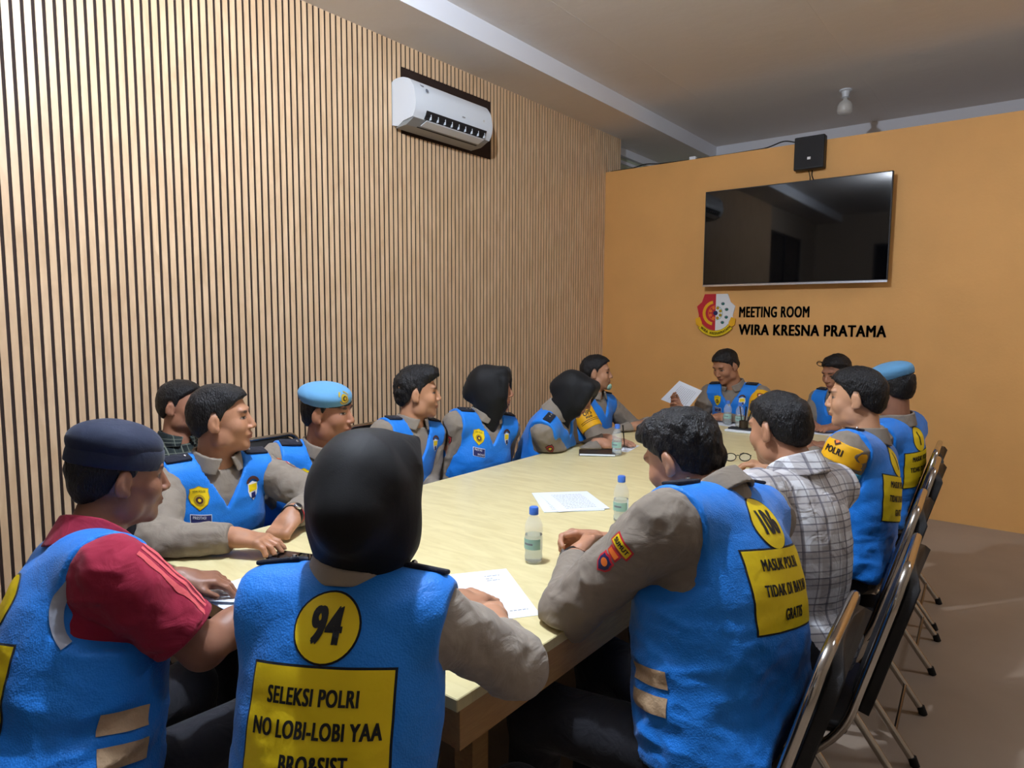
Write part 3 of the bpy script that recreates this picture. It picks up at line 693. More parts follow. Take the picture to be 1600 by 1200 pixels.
def sleeve_badges(B, side, kind='red', t=.25):
    sh, eb = B.arms[side][:2]; d = nrm(sh-eb); out = B.T[:, 0]*side+B.T[:, 1]*B.sp.get('sb', .0); out = nrm(out-d*float(out@d)); ex = np.cross(d, out); p = sh+(eb-sh)*t
    if kind == 'red':
        shp = [(arcband(.030, .046, 40, 140, (0, -.006)), 'badge_red', 0), (arcband(.033, .043, 44, 136, (0, -.006)), 'badge_orange', 1), (circ(.030, 8, (0, -.022)), 'badge_red', 0), (circ(.021, 16, (0, -.022)), 'white_ink', 1), (circ(.014, 14, (0, -.022)), 'badge_gold', 2)]
        bm = text_polys('SULSEL', .014, .8, .0005)
        for v in bm.verts: v.co.y += .032-(v.co.x**2)*9
        shp.append((bm, 'yellow', 2))
    elif kind == 'strip':
        shp = [(rect(.060, .030, (0, .03)), 'badge_red', 0), (rect(.052, .022, (0, .03)), 'yellow', 1), (rect(.036, .020, (0, .003)), 'badge_red', 0), (rect(.028, .012, (0, .003)), 'badge_orange', 1), (shield(.044, .056, (0, -.035)), 'badge_red', 0), (shield(.034, .044, (0, -.035)), 'badge_navy', 1), (circ(.010, 12, (0, -.03)), 'badge_orange', 2)]
        bm = text_polys('SUMUT', .016, .8, .0006)
        for v in bm.verts: v.co.y += .03
        shp.append((bm, 'black_ink', 2))
    else:
        shp = [(shield(.046, .066), 'badge_brown', 0), (shield(.034, .050), 'badge_red', 1), (shield(.028, .042), 'badge_brown', 2), (circ(.008, 12, (0, .004)), 'badge_gold', 3)]
    decal('sleeve_badge', B.bshirt, p, ex, d, shp, B.shirt, L=.01, reach=.12)
def epaulettes(B, sides=(1, -1), pips=1):
    n, T = B.neck, B.T; s = B.sp.get('s', 1.06); up0 = Vector(T[:, 2])
    def top(x):
        best = None
        for bv in (B.bvest, B.bshirt):
            p = Vector(n+T@v3(x, .0, .25)); hit = bv.ray_cast(p, -up0, .5)[0]
            if hit is not None and (best is None or (hit-best).dot(up0) > 0): best = hit
        return best
    for sd in sides:
        a, b = top(sd*.095*s), top(sd*.178*s)
        if a is None or b is None: continue
        X = (b-a).normalized(); Y = up0.cross(X).normalized(); up = X.cross(Y)
        if up.dot(up0) < 0: up = -up; Y = -Y
        mid = top(sd*.138*s); lift = max(0., (mid-a).dot(up)) if mid else 0.
        M = Matrix((X, Y, up)).transposed().to_4x4(); M.translation = (a+b)/2+up*(.002+lift*.5); L = (b-a).length/2
        m = MB('navy').rbox((-L, -.024, -.004), (L, .024, .005), .004, 2, M)
        for i in range(pips): m.use('silver').lathe([(.006, .006), (.005, .009), (.001, .011)], (-L+.018+.022*i, 0, 0), 10, M)
        m.build('epaulette', B.vest if hasattr(B, 'vest') else B.shirt, smooth=True)
def brassard(B, side, lines, t0=.0, t1=.62, axis=None):
    sh, eb = B.arms[side][:2]; s = B.sp.get('s', 1.06); d = nrm(eb-sh); L = float(np.linalg.norm(eb-sh))
    def cut(P):
        z = (P-sh)@d/L; return np.maximum(z-t1, t0-z)*L
    V, Q = solid([cc(sh, eb, .058*s, .052*s, .02, .018)], (), .005, cut=cut); o = emit_mesh('brassard', (V, Q), 'brassard_yellow', B.root); bv = BVHTree.FromPolygons(V.tolist(), Q.tolist())
    out = B.T[:, 0]*side*.6+B.T[:, 1]*.8 if axis is None else v3(*axis); out = nrm(out-d*float(out@d)); ey = -d; ex = np.cross(ey, out); p = sh+(eb-sh)*(t0+t1)/2; shp = []
    for i, (tx, z, y) in enumerate(lines):
        bm = text_polys(tx, z, .72, .001)
        for v in bm.verts: v.co.y += y
        shp.append((bm, 'black_ink', 1))
    shp += [(rect(.13, .004, (0, -.052)), 'black_ink', 0), (rect(.13, .004, (0, -.064)), 'black_ink', 0), (shield(.040, .05, (0, .045)), 'badge_brown', 1), (shield(.026, .034, (0, .045)), 'badge_orange', 2), (circ(.008, 10, (0, .045)), 'white_ink', 3)]
    decal('armband_lettering', bv, p, ex, ey, shp, o, L=.01, reach=.12)
def stripes(B, side, x0, zs, w=.12, hh=.042, face='side'):
    """two reflective bands on the flank of the vest"""
    T = B.T; out = nrm(T[:, 0]*side+T[:, 1]*x0); ex = np.cross(T[:, 2], out)
    for z in zs:
        p = B.neck+T@v3(side*.16, .12*x0, z)
        decal('reflective_stripe', B.bvest, p, ex, T[:, 2], [(rect(w, hh), 'reflective', 1)], B.vest, L=.012, reach=.25)
def band(B, side, mname, name, r=.034, t=.985, dial=None):
    sh, eb, wr, d, n = B.arms[side][:5]; p = eb+(wr-eb)*t; ax = B.arms[side][6]; s = B.sp.get('s', 1.06); q = Vector(ax).to_track_quat('Z', 'Y').to_matrix().to_4x4(); q.translation = Vector(p)
    m = MB(mname); rr = r*s; prof = [(rr, -.008), (rr+.003, -.007), (rr+.003, .007), (rr, .008)]; vs = []; fs = []; N = 24
    for (a, b) in prof:
        for j in range(N): vs.append(q @ Vector((a*cos(2*pi*j/N), a*sin(2*pi*j/N)*.92, b)))
    for i in range(4):
        for j in range(N): fs.append((i*N+j, i*N+(j+1) % N, ((i+1) % 4)*N+(j+1) % N, ((i+1) % 4)*N+j))
    m.add(vs, fs)
    if dial:
        out = Vector(dial); out = (out-Vector(ax)*out.dot(Vector(ax))).normalized(); M = out.to_track_quat('Z', 'Y').to_matrix().to_4x4(); M.translation = Vector(p)+out*(rr+.001)
        m.use('silver').lathe([(.015, 0), (.015, .006), (.012, .008)], n=16, M=M).use('black_ink').lathe([(.0115, .0082), (.011, .0086)], n=16, M=M)
    return m.build(name, B.root, smooth=True)
# ------------------------------------------------------------------ room
def room():
    m = MB('slat_back', 'slat_wood', 'wall_plain')
    m.use('slat_back').box((-.12, .50, 0), (-.005, 6.21, 3.32)); m.use('wall_plain').box((-.12, -2.2, 0), (-.012, -1.30, 3.46)).box((-.12, -1.30, 0), (-.012, .50, .9)).box((-.12, -1.30, 2.95), (-.012, .50, 3.46))
    y = .502; hole = (3.205, 4.13, 2.74, 3.175); m.use('slat_wood')
    while y < 6.2:
        y1 = y+.0266
        if y1 > hole[0] and y < hole[1]: m.box((-.005, y, 0), (.0, y1, hole[2])).box((-.005, y, hole[3]), (.0, y1, 3.32))
        else: m.box((-.005, y, 0), (.0, y1, 3.32))
        y += .04053
    tag(m.build('wall_left'), kind='structure')
    m = MB('wall_orange').box((0.002, 5.91, 0), (6.2, 6.0, 2.945)); tag(m.build('wall_far'), kind='structure')
    m = MB('beam_white').box((.40, 7.60, 2.2), (6.2, 7.68, 3.46)); tag(m.build('wall_back'), kind='structure')
    m = MB('wall_green', 'beam_white').box((-.30, 6.21, 0), (-.20, 7.66, 3.32)).box((-.30, 7.56, 0), (.40, 7.66, 3.32)).use('beam_white').box((-.20, 6.22, 3.24), (-.15, 7.56, 3.32)).box((-.20, 6.22, 3.17), (-.17, 7.56, 3.20))
    tag(m.build('wall_passage'), kind='structure')
    m = MB('floor_tile').box((-.3, -2.3, -.06), (6.3, 7.7, 0)); tag(m.build('floor'), kind='structure')
    m = MB('ceiling_paint').box((.446, -2.2, 3.46), (6.2, 7.62, 3.52))
    m.box((.95, -2.2, 3.459), (.955, 7.6, 3.46)).box((2.2, -2.2, 3.4592), (2.206, 7.6, 3.46)).box((3.42, -2.2, 3.4592), (3.426, 7.6, 3.46))
    tag(m.build('ceiling'), kind='structure')
    m = MB('ceiling_paint', 'beam_white').box((-.2, .40, 3.32), (.445, 7.6, 3.50)).use('beam_white').box((.445, -2.2, 3.32), (.449, 7.6, 3.4595)).use('ceiling_paint').box((-.012, -2.2, 3.32), (.445, .40, 3.5))
    tag(m.build('trim_1'), kind='structure')
    m = MB('wall_plain').box((6.2, -2.3, 0), (6.3, 7.7, 3.5)); tag(m.build('wall_right'), kind='structure')
    m = MB('wall_plain').box((-.012, -2.3, 0), (1.0, -2.2, 3.5)).box((3.0, -2.3, 0), (6.2, -2.2, 3.5)).box((1.0, -2.3, 2.9), (3.0, -2.2, 3.5)); tag(m.build('wall_rear'), kind='structure')
    def win(name, a, b, axis):
        m = MB('window_glass', 'frame_dark'); mid = [(a[i]+b[i])/2 for i in range(3)]
        m.box(a, b); m.use('frame_dark'); t = .03
        if axis == 'x':
            x0, x1 = a[0]-.02, b[0]+.02
            for yy in (a[1], mid[1]-t/2, b[1]-t): m.box((x0, yy, a[2]), (x1, yy+t, b[2]))
            for zz in (a[2], mid[2], b[2]-t): m.box((x0, a[1], zz), (x1, b[1], zz+t))
        else:
            y0, y1 = a[1]-.02, b[1]+.02
            for xx in (a[0], mid[0]-t/2, b[0]-t): m.box((xx, y0, a[2]), (xx+t, y1, b[2]))
            for zz in (a[2], b[2]-t): m.box((a[0], y0, zz), (b[0], y1, zz+t))
        tag(m.build(name), kind='structure')
    win('window_1', (-.07, -1.30, .9), (-.05, .50, 2.95), 'x'); win('door_1', (1.0, -2.26, 0), (3.0, -2.24, 2.9), 'y')
room()
def lamps():
    def holder(m, top):
        m.use('white_plastic').lathe([(.050, 0), (.050, -.010), (.034, -.014), (.026, -.060), (.034, -.064), (.018, -.070)][::-1], top, 20)
    t = empty('light_bulb', (2.035, 6.42, 3.46), 'unlit white bulb in a cup holder on the grey ceiling beyond the orange wall', 'light bulb')
    m = MB(); holder(m, (2.035, 6.42, 3.46)); m.build('lamp_holder', t, smooth=True)
    m = MB('bulb_off').lathe([(.018, -.068), (.022, -.085), (.052, -.11), (.062, -.14), (.063, -.175), (.054, -.198), (.03, -.207), (.001, -.209)][::-1], (2.035, 6.42, 3.46), 24); m.build('bulb', t, smooth='all')
    t = empty('light_bulb', (LAMP[0], LAMP[1], 3.46), 'burning bulb hanging from the ceiling over the near end of the table', 'light bulb')
    m = MB(); holder(m, (LAMP[0], LAMP[1], 3.46)); m.build('lamp_holder', t, smooth=True)
    m = MB('bulb_on'); n = 10
    prof = [(.001, -.045)]+[(.045*sin(pi*i/n), -.045*cos(pi*i/n)) for i in range(1, n)]+[(.001, .045)]
    m.lathe(prof, (LAMP[0], LAMP[1], LAMP[2]+.03), 24).use('white_plastic').tube([(LAMP[0], LAMP[1], LAMP[2]+.06), (LAMP[0], LAMP[1], 3.39)], .012); m.build('bulb', t, smooth='all')
    for x, y, tx in ((4.9, 4.4, 'added flat fill light panel on the ceiling, out of view near the orange wall'),):
        t = empty('fill_light', (x, y, 3.46), tx, 'fill light', group='added fill panels')  # unseen glowing panel, added as soft fill for the far right side
        MB('white_plastic').box((x-.42, y-.42, 3.43), (x+.42, y+.42, 3.459)).build('fill_frame', t); MB('fill_on').box((x-.39, y-.39, 3.425), (x+.39, y+.39, 3.4299)).build('fill_diffuser', t)
lamps()
def aircon():
    t = empty('air_conditioner', (0, 3.52, 2.84), 'white split air conditioner set into the slatted wall near the ceiling', 'air conditioner')
    y0, y1 = 3.13, 3.90
    prof = [(-.01, 2.86), (-.01, 3.135), (.03, 3.15), (.10, 3.148), (.165, 3.125), (.205, 3.07), (.222, 2.98), (.215, 2.925), (.19, 2.885)]
    m = MB('white_plastic'); P = arc([(x, 0, z) for x, z in prof], .02, 3); poly = [(p.x, p.z) for p in P]+[(.10, 2.872), (.05, 2.845)]
    m.prism(poly, lambda p: (p[0], y0, p[1]), lambda p: (p[0], y1, p[1])); b = m.build('housing', t, smooth=30)
    m = MB('grey_plastic').prism([(.02, 2.838), (.12, 2.846), (.19, 2.882), (.19, 2.888), (.05, 2.868)], lambda p: (p[0], y0+.01, p[1]), lambda p: (p[0], y1-.01, p[1])); m.build('base_tray', t)
    m = MB('dark_slot').prism([(.118, 2.850), (.212, 2.912), (.214, 2.915), (.118, 2.856)], lambda p: (p[0]+.004, y0+.10, p[1]-.004), lambda p: (p[0]+.004, y1-.07, p[1]-.004))
    m.prism([(.196, 2.884), (.2245, 2.935), (.218, 2.938), (.19, 2.89)], lambda p: (p[0]+.0012, y0+.10, p[1]), lambda p: (p[0]+.0012, y1-.07, p[1])); m.build('air_outlet', t)
    m = MB('white_plastic').prism([(.150, 2.851), (.205, 2.874), (.209, 2.879), (.150, 2.857)], lambda p: (p[0], y0+.11, p[1]), lambda p: (p[0], y1-.08, p[1]))
    for i in range(9):
        y = y0+.14+i*.068; m.box((.20, y, 2.886), (.218, y+.004, 2.922))
    m.build('louvre', t)
    m = MB('ink_grey').use('phone_mint')
    for y, z, r in ((3.22, 3.10, .017), (3.265, 3.095, .014), (3.238, 3.065, .013)):
        dx = .176 if z > 3.09 else .208
        M = Matrix.Translation((dx+.006, y, z)) @ Matrix.Rotation(radians(52 if z > 3.09 else 70), 4, 'Y'); m.use('ink_grey').lathe([(r, 0), (r, .001)], n=16, M=M)
    m.build('sticker', t); MB('grey_plastic').box((.2225, 3.57, 2.972), (.2235, 3.60, 2.980)).build('badge', t)
    MB('bulb_off').lathe([(.008, 0), (.006, .003)], n=12, M=Matrix.Translation((.222, 3.80, 3.0)) @ Matrix.Rotation(pi/2, 4, 'Y')).build('indicator', t)
    t.location.z -= .083                 # the whole unit hangs a little below the top of its recess
aircon()
def tv():
    t = empty('television', (1.79, 5.91, 1.8), 'large black flat television on the orange wall, switched off', 'television')
    x0, x1, z0, z1 = 1.075, 2.53, 1.800, 2.622; yf = 5.80
    m = MB('frame_dark').rbox((x0, yf+.002, z0), (x1, yf+.035, z1), .004, 2).use('frame_dark').rbox((x0+.25, yf+.03, z0+.12), (x1-.25, 5.90, z1-.2), .01, 2); m.build('frame', t)
    MB('screen').box((x0+.008, yf, z0+.018), (x1-.008, yf+.003, z1-.008)).build('screen', t)
    MB('silver').box((x0, yf-.002, z0-.004), (x1, yf+.01, z0+.012)).build('bottom_bezel', t)
    t = empty('loudspeaker', (1.92, 5.88, 2.73), 'small black box speaker on the orange wall above the television', 'loudspeaker')
    MB('chair_black').rbox((1.80, 5.83, 2.715), (2.03, 5.908, 2.975), .008, 2).build('cabinet', t)
    m = MB('dark_slot').box((1.812, 5.828, 2.73), (2.018, 5.831, 2.96)); m.build('grille', t)
    m = MB('white_ink').box((1.905, 5.826, 2.79), (1.93, 5.8282, 2.81)); m.build('emblem', t)
    m = MB('rubber').tube(arc([(1.93, 5.90, 2.72), (1.925, 5.90, 2.68), (1.95, 5.895, 2.62), (1.94, 5.90, 2.5)], .03), .004).tube([(1.90, 5.90, 2.72), (1.915, 5.90, 2.66), (1.91, 5.90, 2.6)], .003)
    tag(m.build('cable'), 'short black cable hanging from the speaker to the television', 'cable')
    m = MB('rubber').tube(arc([(1.80, 5.885, 2.95), (1.70, 5.90, 2.985), (1.55, 5.93, 2.952), (1.2, 5.94, 2.950), (.85, 5.94, 2.952), (.55, 5.94, 2.957), (.42, 5.93, 2.975), (.3, 5.93, 2.952), (.05, 5.93, 2.950)], .05), .005)
    tag(m.build('cable'), 'black cable running along the top edge of the orange wall', 'cable')
    m = MB('white_plastic').rbox((.86, 5.92, 2.9455), (.92, 5.96, 2.975), .004, 2); tag(m.build('cable_connector'), 'tiny white block lying on top of the orange wall', 'connector')
tv()
def sign():
    def lay(name, shapes, parent=None):
        m = MB()
        for sh, mm, y0, y1 in shapes:
            bm = sh if isinstance(sh, bmesh.types.BMesh) else poly_bm(sh)
            r = bmesh.ops.extrude_face_region(bm, geom=bm.faces[:])
            for e in r['geom']:
                if isinstance(e, bmesh.types.BMVert): e.co.z = 1
            bm.verts.index_update(); m.use(mm).add([(v.co.x, 5.909-(y0+(y1-y0)*v.co.z), v.co.y) for v in bm.verts], [[v.index for v in f.verts] for f in bm.faces]); bm.free()
        return m.build(name, parent)
    def words(txt, x0, x1, z, hgt):
        bm = text_polys(txt, hgt*1.38, 1, hgt*.05, 'LEFT'); xs = [v.co.x for v in bm.verts]; zs = [v.co.y for v in bm.verts]; a, b = min(xs), max(xs); c, d = min(zs), max(zs)
        for v in bm.verts: v.co.x = x0+(v.co.x-a)/(b-a)*(x1-x0); v.co.y = z+(v.co.y-c)/(d-c)*hgt
        return bm
    tag(lay('wall_lettering', [(words('MEETING ROOM', 1.375, 1.957, 1.527, .094), 'black_ink', 0, .006)]), 'black words MEETING ROOM on the orange wall', 'lettering')
    tag(lay('wall_lettering', [(words('WIRA KRESNA PRATAMA', 1.375, 2.528, 1.374, .094), 'black_ink', 0, .006)]), 'black words WIRA KRESNA PRATAMA on the orange wall', 'lettering')
    cx, cz = 1.165, 1.565
    half = [(0, .17), (.105, .17), (.13, .10), (.175, .06), (.155, -.02), (.16, -.07), (.10, -.14), (0, -.19)]
    R_ = [(cx+x, cz+z) for x, z in half]; L_ = [(cx-x, cz+z) for x, z in half][::-1]
    sh = [(L_, 'badge_red', 0, .012), (R_, 'white_ink', 0, .012), (arcband(.085, .112, 100, 258, (cx-.008, cz)), 'badge_gold', .012, .014), (arcband(.085, .112, 102, 256, (cx-.008, cz)), 'brassard_yellow', .012, .0145)]
    for i in range(8):
        a = radians(22.5+45*i); sh.append((circ(.014, 10, (cx+.048*cos(a), cz+.048*sin(a))), 'badge_orange' if cos(a) < 0 else 'badge_gold', .012, .015))
    sh += [(arcband(.062, .068, 95, 265, (cx, cz)), 'badge_orange', .012, .0145), (arcband(.062, .066, -85, 85, (cx, cz)), 'label_green', .012, .0145), (circ(.022, 6, (cx, cz)), 'badge_navy', .012, .0165)]
    for a in (52, 18, -20, -52):
        c = (cx+.105*cos(radians(a)), cz+.105*sin(radians(a))); sh += [(circ(.014, 10, c, 1.2), 'ink_grey', .012, .0145), (circ(.011, 8, (c[0]+.003, c[1]-.003)), 'plant', .012, .0155)]
    rib = arcband(.150, .205, 218, 322, (cx, cz-.005), 18); sh += [(rib, 'badge_gold', .010, .018), (arcband(.156, .199, 220, 320, (cx, cz-.005), 18), 'yellow', .012, .0185)]
    for sx in (-1, 1): sh.append(([(cx+sx*x, cz+z) for x, z in ((.12, -.135), (.178, -.105), (.185, -.05), (.145, -.035), (.125, -.08))], 'brassard_yellow', .010, .0195))
    for i, a in enumerate((236, 270, 304)):
        bm = text_polys(('WIRA', 'KRESNA', 'PRATAMA')[i], .036 if i == 0 else .03, .8, .0008)
        for v in bm.verts:
            x, y = v.co.x, v.co.y; al = radians(a)+x/.178; rr = .178-y; v.co.x = cx+rr*cos(al); v.co.y = cz-.005+rr*sin(al)
        sh.append((bm, 'badge_brown', .0185, .0200))
    tag(lay('wall_emblem', sh), 'red and white shield emblem with gold ribbon on the orange wall', 'emblem')
mat('plant', (30, 110, 90))
sign()
# ------------------------------------------------------------------ table
def table():
    t = empty('meeting_table', (1.95, 2.95, 0), 'long pale wood meeting table filling the middle of the room', 'table')
    x0, x1, y0, y1 = 1.30, 2.60, .93, 4.92
    m = MB('table_top').rbox((x0, y0, .722), (x1, y1, .75), .002, 1); m.build('table_top', t)
    m = MB('table_edge').box((x0+.004, y0+.012, .635), (x0+.028, y1-.006, .7218)).box((x1-.028, y0+.012, .635), (x1-.004, y1-.006, .7218)).box((x0+.03, y0+.014, .635), (x1-.03, y0+.034, .7218)).box((x0+.03, y1-.03, .635), (x1-.03, y1-.01, .7218)); m.build('apron', t)
    for x in (x0+.18, x1-.24):
        for y in (y0+.25, 2.2, 3.6, y1-.31): MB('table_edge').box((x, y, 0), (x+.06, y+.06, .722)).build('leg', t)
    MB('table_edge').box((x0+.27, y0+.28, .12), (x0+.29, y1-.3, .722)).build('modesty_panel', t)
table()
# ------------------------------------------------------------------ folding chairs (sitter faces +y in the chair's own frame)
def chair_proto():
    t = bpy.data.objects.new('folding_chair', None); COL.objects.link(t); r = .0125; w = .215
    m = MB('chrome')
    m.tube(arc([(-w, .22, .015), (-w, -.145, .42), (-w, -.245, .80), (-w*.80, -.262, .875), (w*.80, -.262, .875), (w, -.245, .80), (w, -.145, .42), (w, .22, .015)], .07), r, 10).tube([(-w, .163, .08), (w, .163, .08)], .007)
    m.build('front_frame', t, True, False)
    for sx in (-1, 1):
        m = MB('chrome').tube(arc([(sx*(w-.03), .16, .385), (sx*(w-.03), -.06, .34), (sx*(w-.03), -.30, .015)], .05), r, 10); m.build('leg', t, True, False)
        m = MB('rubber').tube([(sx*(w-.03), -.294, .03), (sx*(w-.03), -.306, .0)], .015); m.build('foot_cap', t, True, False)
        m = MB('rubber').tube([(sx*w, .210, .03), (sx*w, .232, .0)], .015); m.build('foot_cap', t, True, False)
    MB('steel_dark').tube([(-w+.03, -.24, .10), (w-.03, -.24, .10)], .006).build('stretcher', t, True, False)
    MB('chair_black').rbox((-.20, -.15, .392), (.20, .21, .43), .018, 3).build('seat', t, True, False)
    m = MB('chair_black'); n = 10; vs = []; fs = []                                # curved padded back following the frame
    M = Matrix.Translation((0, -.205, .66)) @ Matrix.Rotation(radians(-15), 4, 'X').inverted()
    bm = bmesh.new(); bmesh.ops.create_cube(bm, size=1); bmesh.ops.subdivide_edges(bm, edges=bm.edges[:], cuts=5, use_grid_fill=True)
    for v in bm.verts:
        x, y, z = v.co; X = x*.41; Zz = z*.42; rr = .07; ax_, az_ = abs(X), abs(Zz)
        if ax_ > .205-rr and az_ > .21-rr:
            dx, dz = ax_-(.205-rr), az_-(.21-rr); l = math.hypot(dx, dz)
            if l > rr*.7: k = rr*max(dx, dz)/rr/l; X = math.copysign(.205-rr+dx*k, X); Zz = math.copysign(.21-rr+dz*k, Zz)
        v.co = Vector((X, y*.035*(1-.5*max(abs(x), abs(z))**2*2)-(x*x)*.12, Zz))
    bmesh.ops.recalc_face_normals(bm, faces=bm.faces); bm.verts.index_update(); m.add([M @ v.co for v in bm.verts], [[v.index for v in f.verts] for f in bm.faces]); bm.free()
    m.build('backrest', t, 'all', False)
    return t
CH = chair_proto(); first = [True]
def chair(x, y, az, label):
    if first[0]: r = CH; first[0] = False
    else:
        r = CH.copy(); COL.objects.link(r)
        for c in CH.children: d = c.copy(); COL.objects.link(d); d.parent = r
    r.location = (x, y, 0); r.rotation_euler = (0, 0, radians(az)); return tag(r, label, 'chair', 'chrome folding chairs round the table')
# ------------------------------------------------------------------ chairs
CHAIRS = {
    'P15': (2.912, 1.494, 93, 'folding chair under the person wearing number 106, nearest on the right side'),
    'P14': (2.964, 2.074, 93, 'folding chair under the plaid white shirt, second on the right side'),
    'P13': (2.908, 2.70, 93, 'folding chair under the person with the cyan armband, third on the right side'),
    'E1': (2.88, 3.434, 93, 'empty folding chair on the right side, just before the beret wearer'),
    'P12': (2.837, 3.93, 93, 'folding chair behind the farthest person on the right side'),
    'P3': (1.02, 1.22, -93, 'folding chair under the person leaning on the near left corner'),
    'P5': (.57, 1.95, -88, 'black-backed folding chair behind the light blue beret on the left'),
    'P6': (.62, 2.62, -86, 'black-backed folding chair behind the person with swept-up hair'),
    'P8': (.98, 3.22, -80, 'black-backed folding chair between the two hijab wearers on the left'),
    'P4': (.37, 1.46, -85, 'folding chair against the slatted wall under the dark plaid shirt'),
    'P1': (1.90, .50, -8, 'folding chair under the person in the navy cap'),
    'P2': (2.58, .62, 33, 'folding chair under the person wearing number 94'),
}
for c_ in CHAIRS.values(): chair(*c_)
# ------------------------------------------------------------------ the fifteen people
PEOPLE = {}
def add(key, **sp): OBST[:] = obstacles(sp); PEOPLE[key] = build_person(sp); return PEOPLE[key]
# near end of the table
b = add('P1', label='person in navy cap and blue vest over a maroon short-sleeved shirt, nearest on the left', az=-9, haz=-12, hp=6, s=1.0, hs=.95, al=.88, laz=8, fold=.007, head=(1.79, .65, 1.125), neck=(1.81, .575, .99), pel=(1.90, .455, .54),
    R=dict(wr=(2.02, .90, .815), el=(2.20, .56, .60), pose='relax', dir=(-.2, .9, -.1)), L=dict(wr=(1.72, .81, .815), el=(1.55, .60, .78), pose='relax', dir=(.45, .75, -.12)),
    short=True, shirt='maroon', hair='crop', hat='cap', trim=None, skin=lin((140, 96, 74)), hb=.0042, h=.0055, fat=.10, sw=.185, trouser_mat='trousers')
back_patch(b, None, ['SELEKSI', 'POLRI', 'BERSIH'])
stripes(b, 1, .35, (-.335, -.395), .105, .040)
def armhole_band(B):
    decal('armhole_band', B.bvest, B.neck+B.T@v3(.2, 0, -.125), B.T[:, 1], B.T[:, 2], [(arcband(.098, .120, 66, 215, (.030, 0), 30), 'trim_grey', 1)], B.vest, L=.008, reach=.25, thick=.002)
armhole_band(b)
def shoulder_stripes(B):
    sh, eb = B.arms[1][:2]; d = nrm(sh-eb); out = nrm(v3(.35, .25, .95)-d*float(v3(.35, .25, .95)@d)); ex = np.cross(d, out); p = sh+(eb-sh)*.36
    decal('sleeve_stripe', B.bshirt, p, ex, d, [(rect(.011, .19, (x, 0)), 'pink_stripe', 0) for x in (-.02, 0, .02)], B.shirt, L=.01, reach=.12)
    c0 = sh+(eb-sh)*.745; dd = nrm(eb-sh); V, Q = solid([cc(sh, eb, .062, .058, .03, .0145)], (), .005, cut=lambda P: np.abs((P-c0)@dd)-.011); emit_mesh('sleeve_cuff', (V, Q), 'maroon', B.shirt)
shoulder_stripes(b)
b = add('P2', label='person in black hijab seen from behind, number 94 on the blue vest', fem=True, az=33, haz=34, hp=14, s=1.0, hs=1.08, aw=1.07, al=.9, laz=8, fold=.007, head=(2.49, .80, 1.15), neck=(2.49, .765, 1.015), pel=(2.58, .62, .54), hat='hijab', hair='none', collar=True,
    R=dict(wr=(2.49, 1.17, .80), el=(2.85, .98, .74), pose='relax', dir=(-.7, .6, -.1)), L=dict(wr=(2.34, 1.20, .79), el=(2.36, 1.05, .66), pose='relax', dir=(.1, .9, -.1)),
    shirt='uniform_mid', cuff=.52, h=.0052, hb=.0044, sw=.146, point=(.072, .045, .118), skin=lin((190, 140, 110)))
back_patch(b, '94', ['SELEKSI POLRI', 'NO LOBI-LOBI YAA', 'BRO&SIST'], zn=-.068, zs=-.222, rn=.054, w=.235, hh=.185, sz=.036, num_sz=.080, gap=.84)
epaulettes(b); stripes(b, 1, .5, (-.30, -.36), .07, .038)
# left side of the table, near to far
b = add('P3', label='person with short black hair and red wristband, forearms on the near left table corner', az=-93, haz=-42, hp=-2, s=1.05, hs=1.02, al=.9, sb=1.3, laz=-90, head=(1.15, 1.25, 1.13), neck=(1.13, 1.235, .975), pel=(.98, 1.22, .54), fat=.04,
    R=dict(wr=(1.49, 1.10, .805), el=(1.24, .90, .80), pose='relax', dir=(.9, .5, -.05)), L=dict(wr=(1.45, 1.33, .815), el=(1.26, 1.50, .84), pose='curl', dir=(.3, -.7, -.35)),
    h=.0058, hb=.0042, hair='short', skin=lin((176, 126, 96)))
front_badges(b); sleeve_badges(b, -1, 'red'); sleeve_badges(b, 1, 'red'); epaulettes(b)
band(b, -1, 'badge_red', 'wristband', .036, .93); band(b, -1, 'leather', 'wristwatch', .036, .985, (.6, -.3, .6))
b = add('P4', label='person with cropped hair in a dark plaid shirt, sitting behind against the slatted wall', az=-80, haz=-58, hp=0, s=1.02, hs=1.0, laz=-90, head=(.335, 1.50, 1.085), neck=(.32, 1.475, .92), pel=(.30, 1.46, .54), h=.007, hb=.0055, hair='crop', vest=False,
    R=dict(wr=(.62, 1.36, .56), el=(.40, 1.22, .62)), L=dict(wr=(.62, 1.52, .56), el=(.42, 1.72, .62)), shirt='plaid_dark', skin=lin((160, 110, 84)))
b = add('P5', label='person wearing light blue beret with gold badge on the left side of the table', az=-106, haz=-64, hp=2, s=1.05, hs=1.04, laz=-90, head=(1.12, 1.735, 1.10), neck=(1.085, 1.725, .94), pel=(.91, 1.70, .54), hair='crop', hat='beret', slant=10, fat=.06,
    R=dict(wr=(1.22, 1.72, .66), el=(1.02, 1.60, .60)), L=dict(wr=(1.44, 1.84, .79), el=(1.20, 1.96, .76)), h=.0062, hb=.0045, skin=lin((158, 108, 82)))
front_badges(b); epaulettes(b); 
b = add('P6', label='young person with swept-up black hair and blue vest beside the front-facing beret wearer', az=-92, haz=-46, hp=0, s=1.0, hs=1.05, al=.9, vneck=.15, sb=.5, laz=-90, head=(1.0, 2.37, 1.12), neck=(.985, 2.345, .965), pel=(.88, 2.28, .54), hair='quiff',
    R=dict(wr=(1.20, 2.22, .66), el=(1.00, 2.12, .60)), L=dict(wr=(1.20, 2.32, .66), el=(1.04, 2.36, .50)), h=.0065, hb=.0045, skin=lin((180, 130, 98)))
front_badges(b); sleeve_badges(b, 1, 'brown'); epaulettes(b)
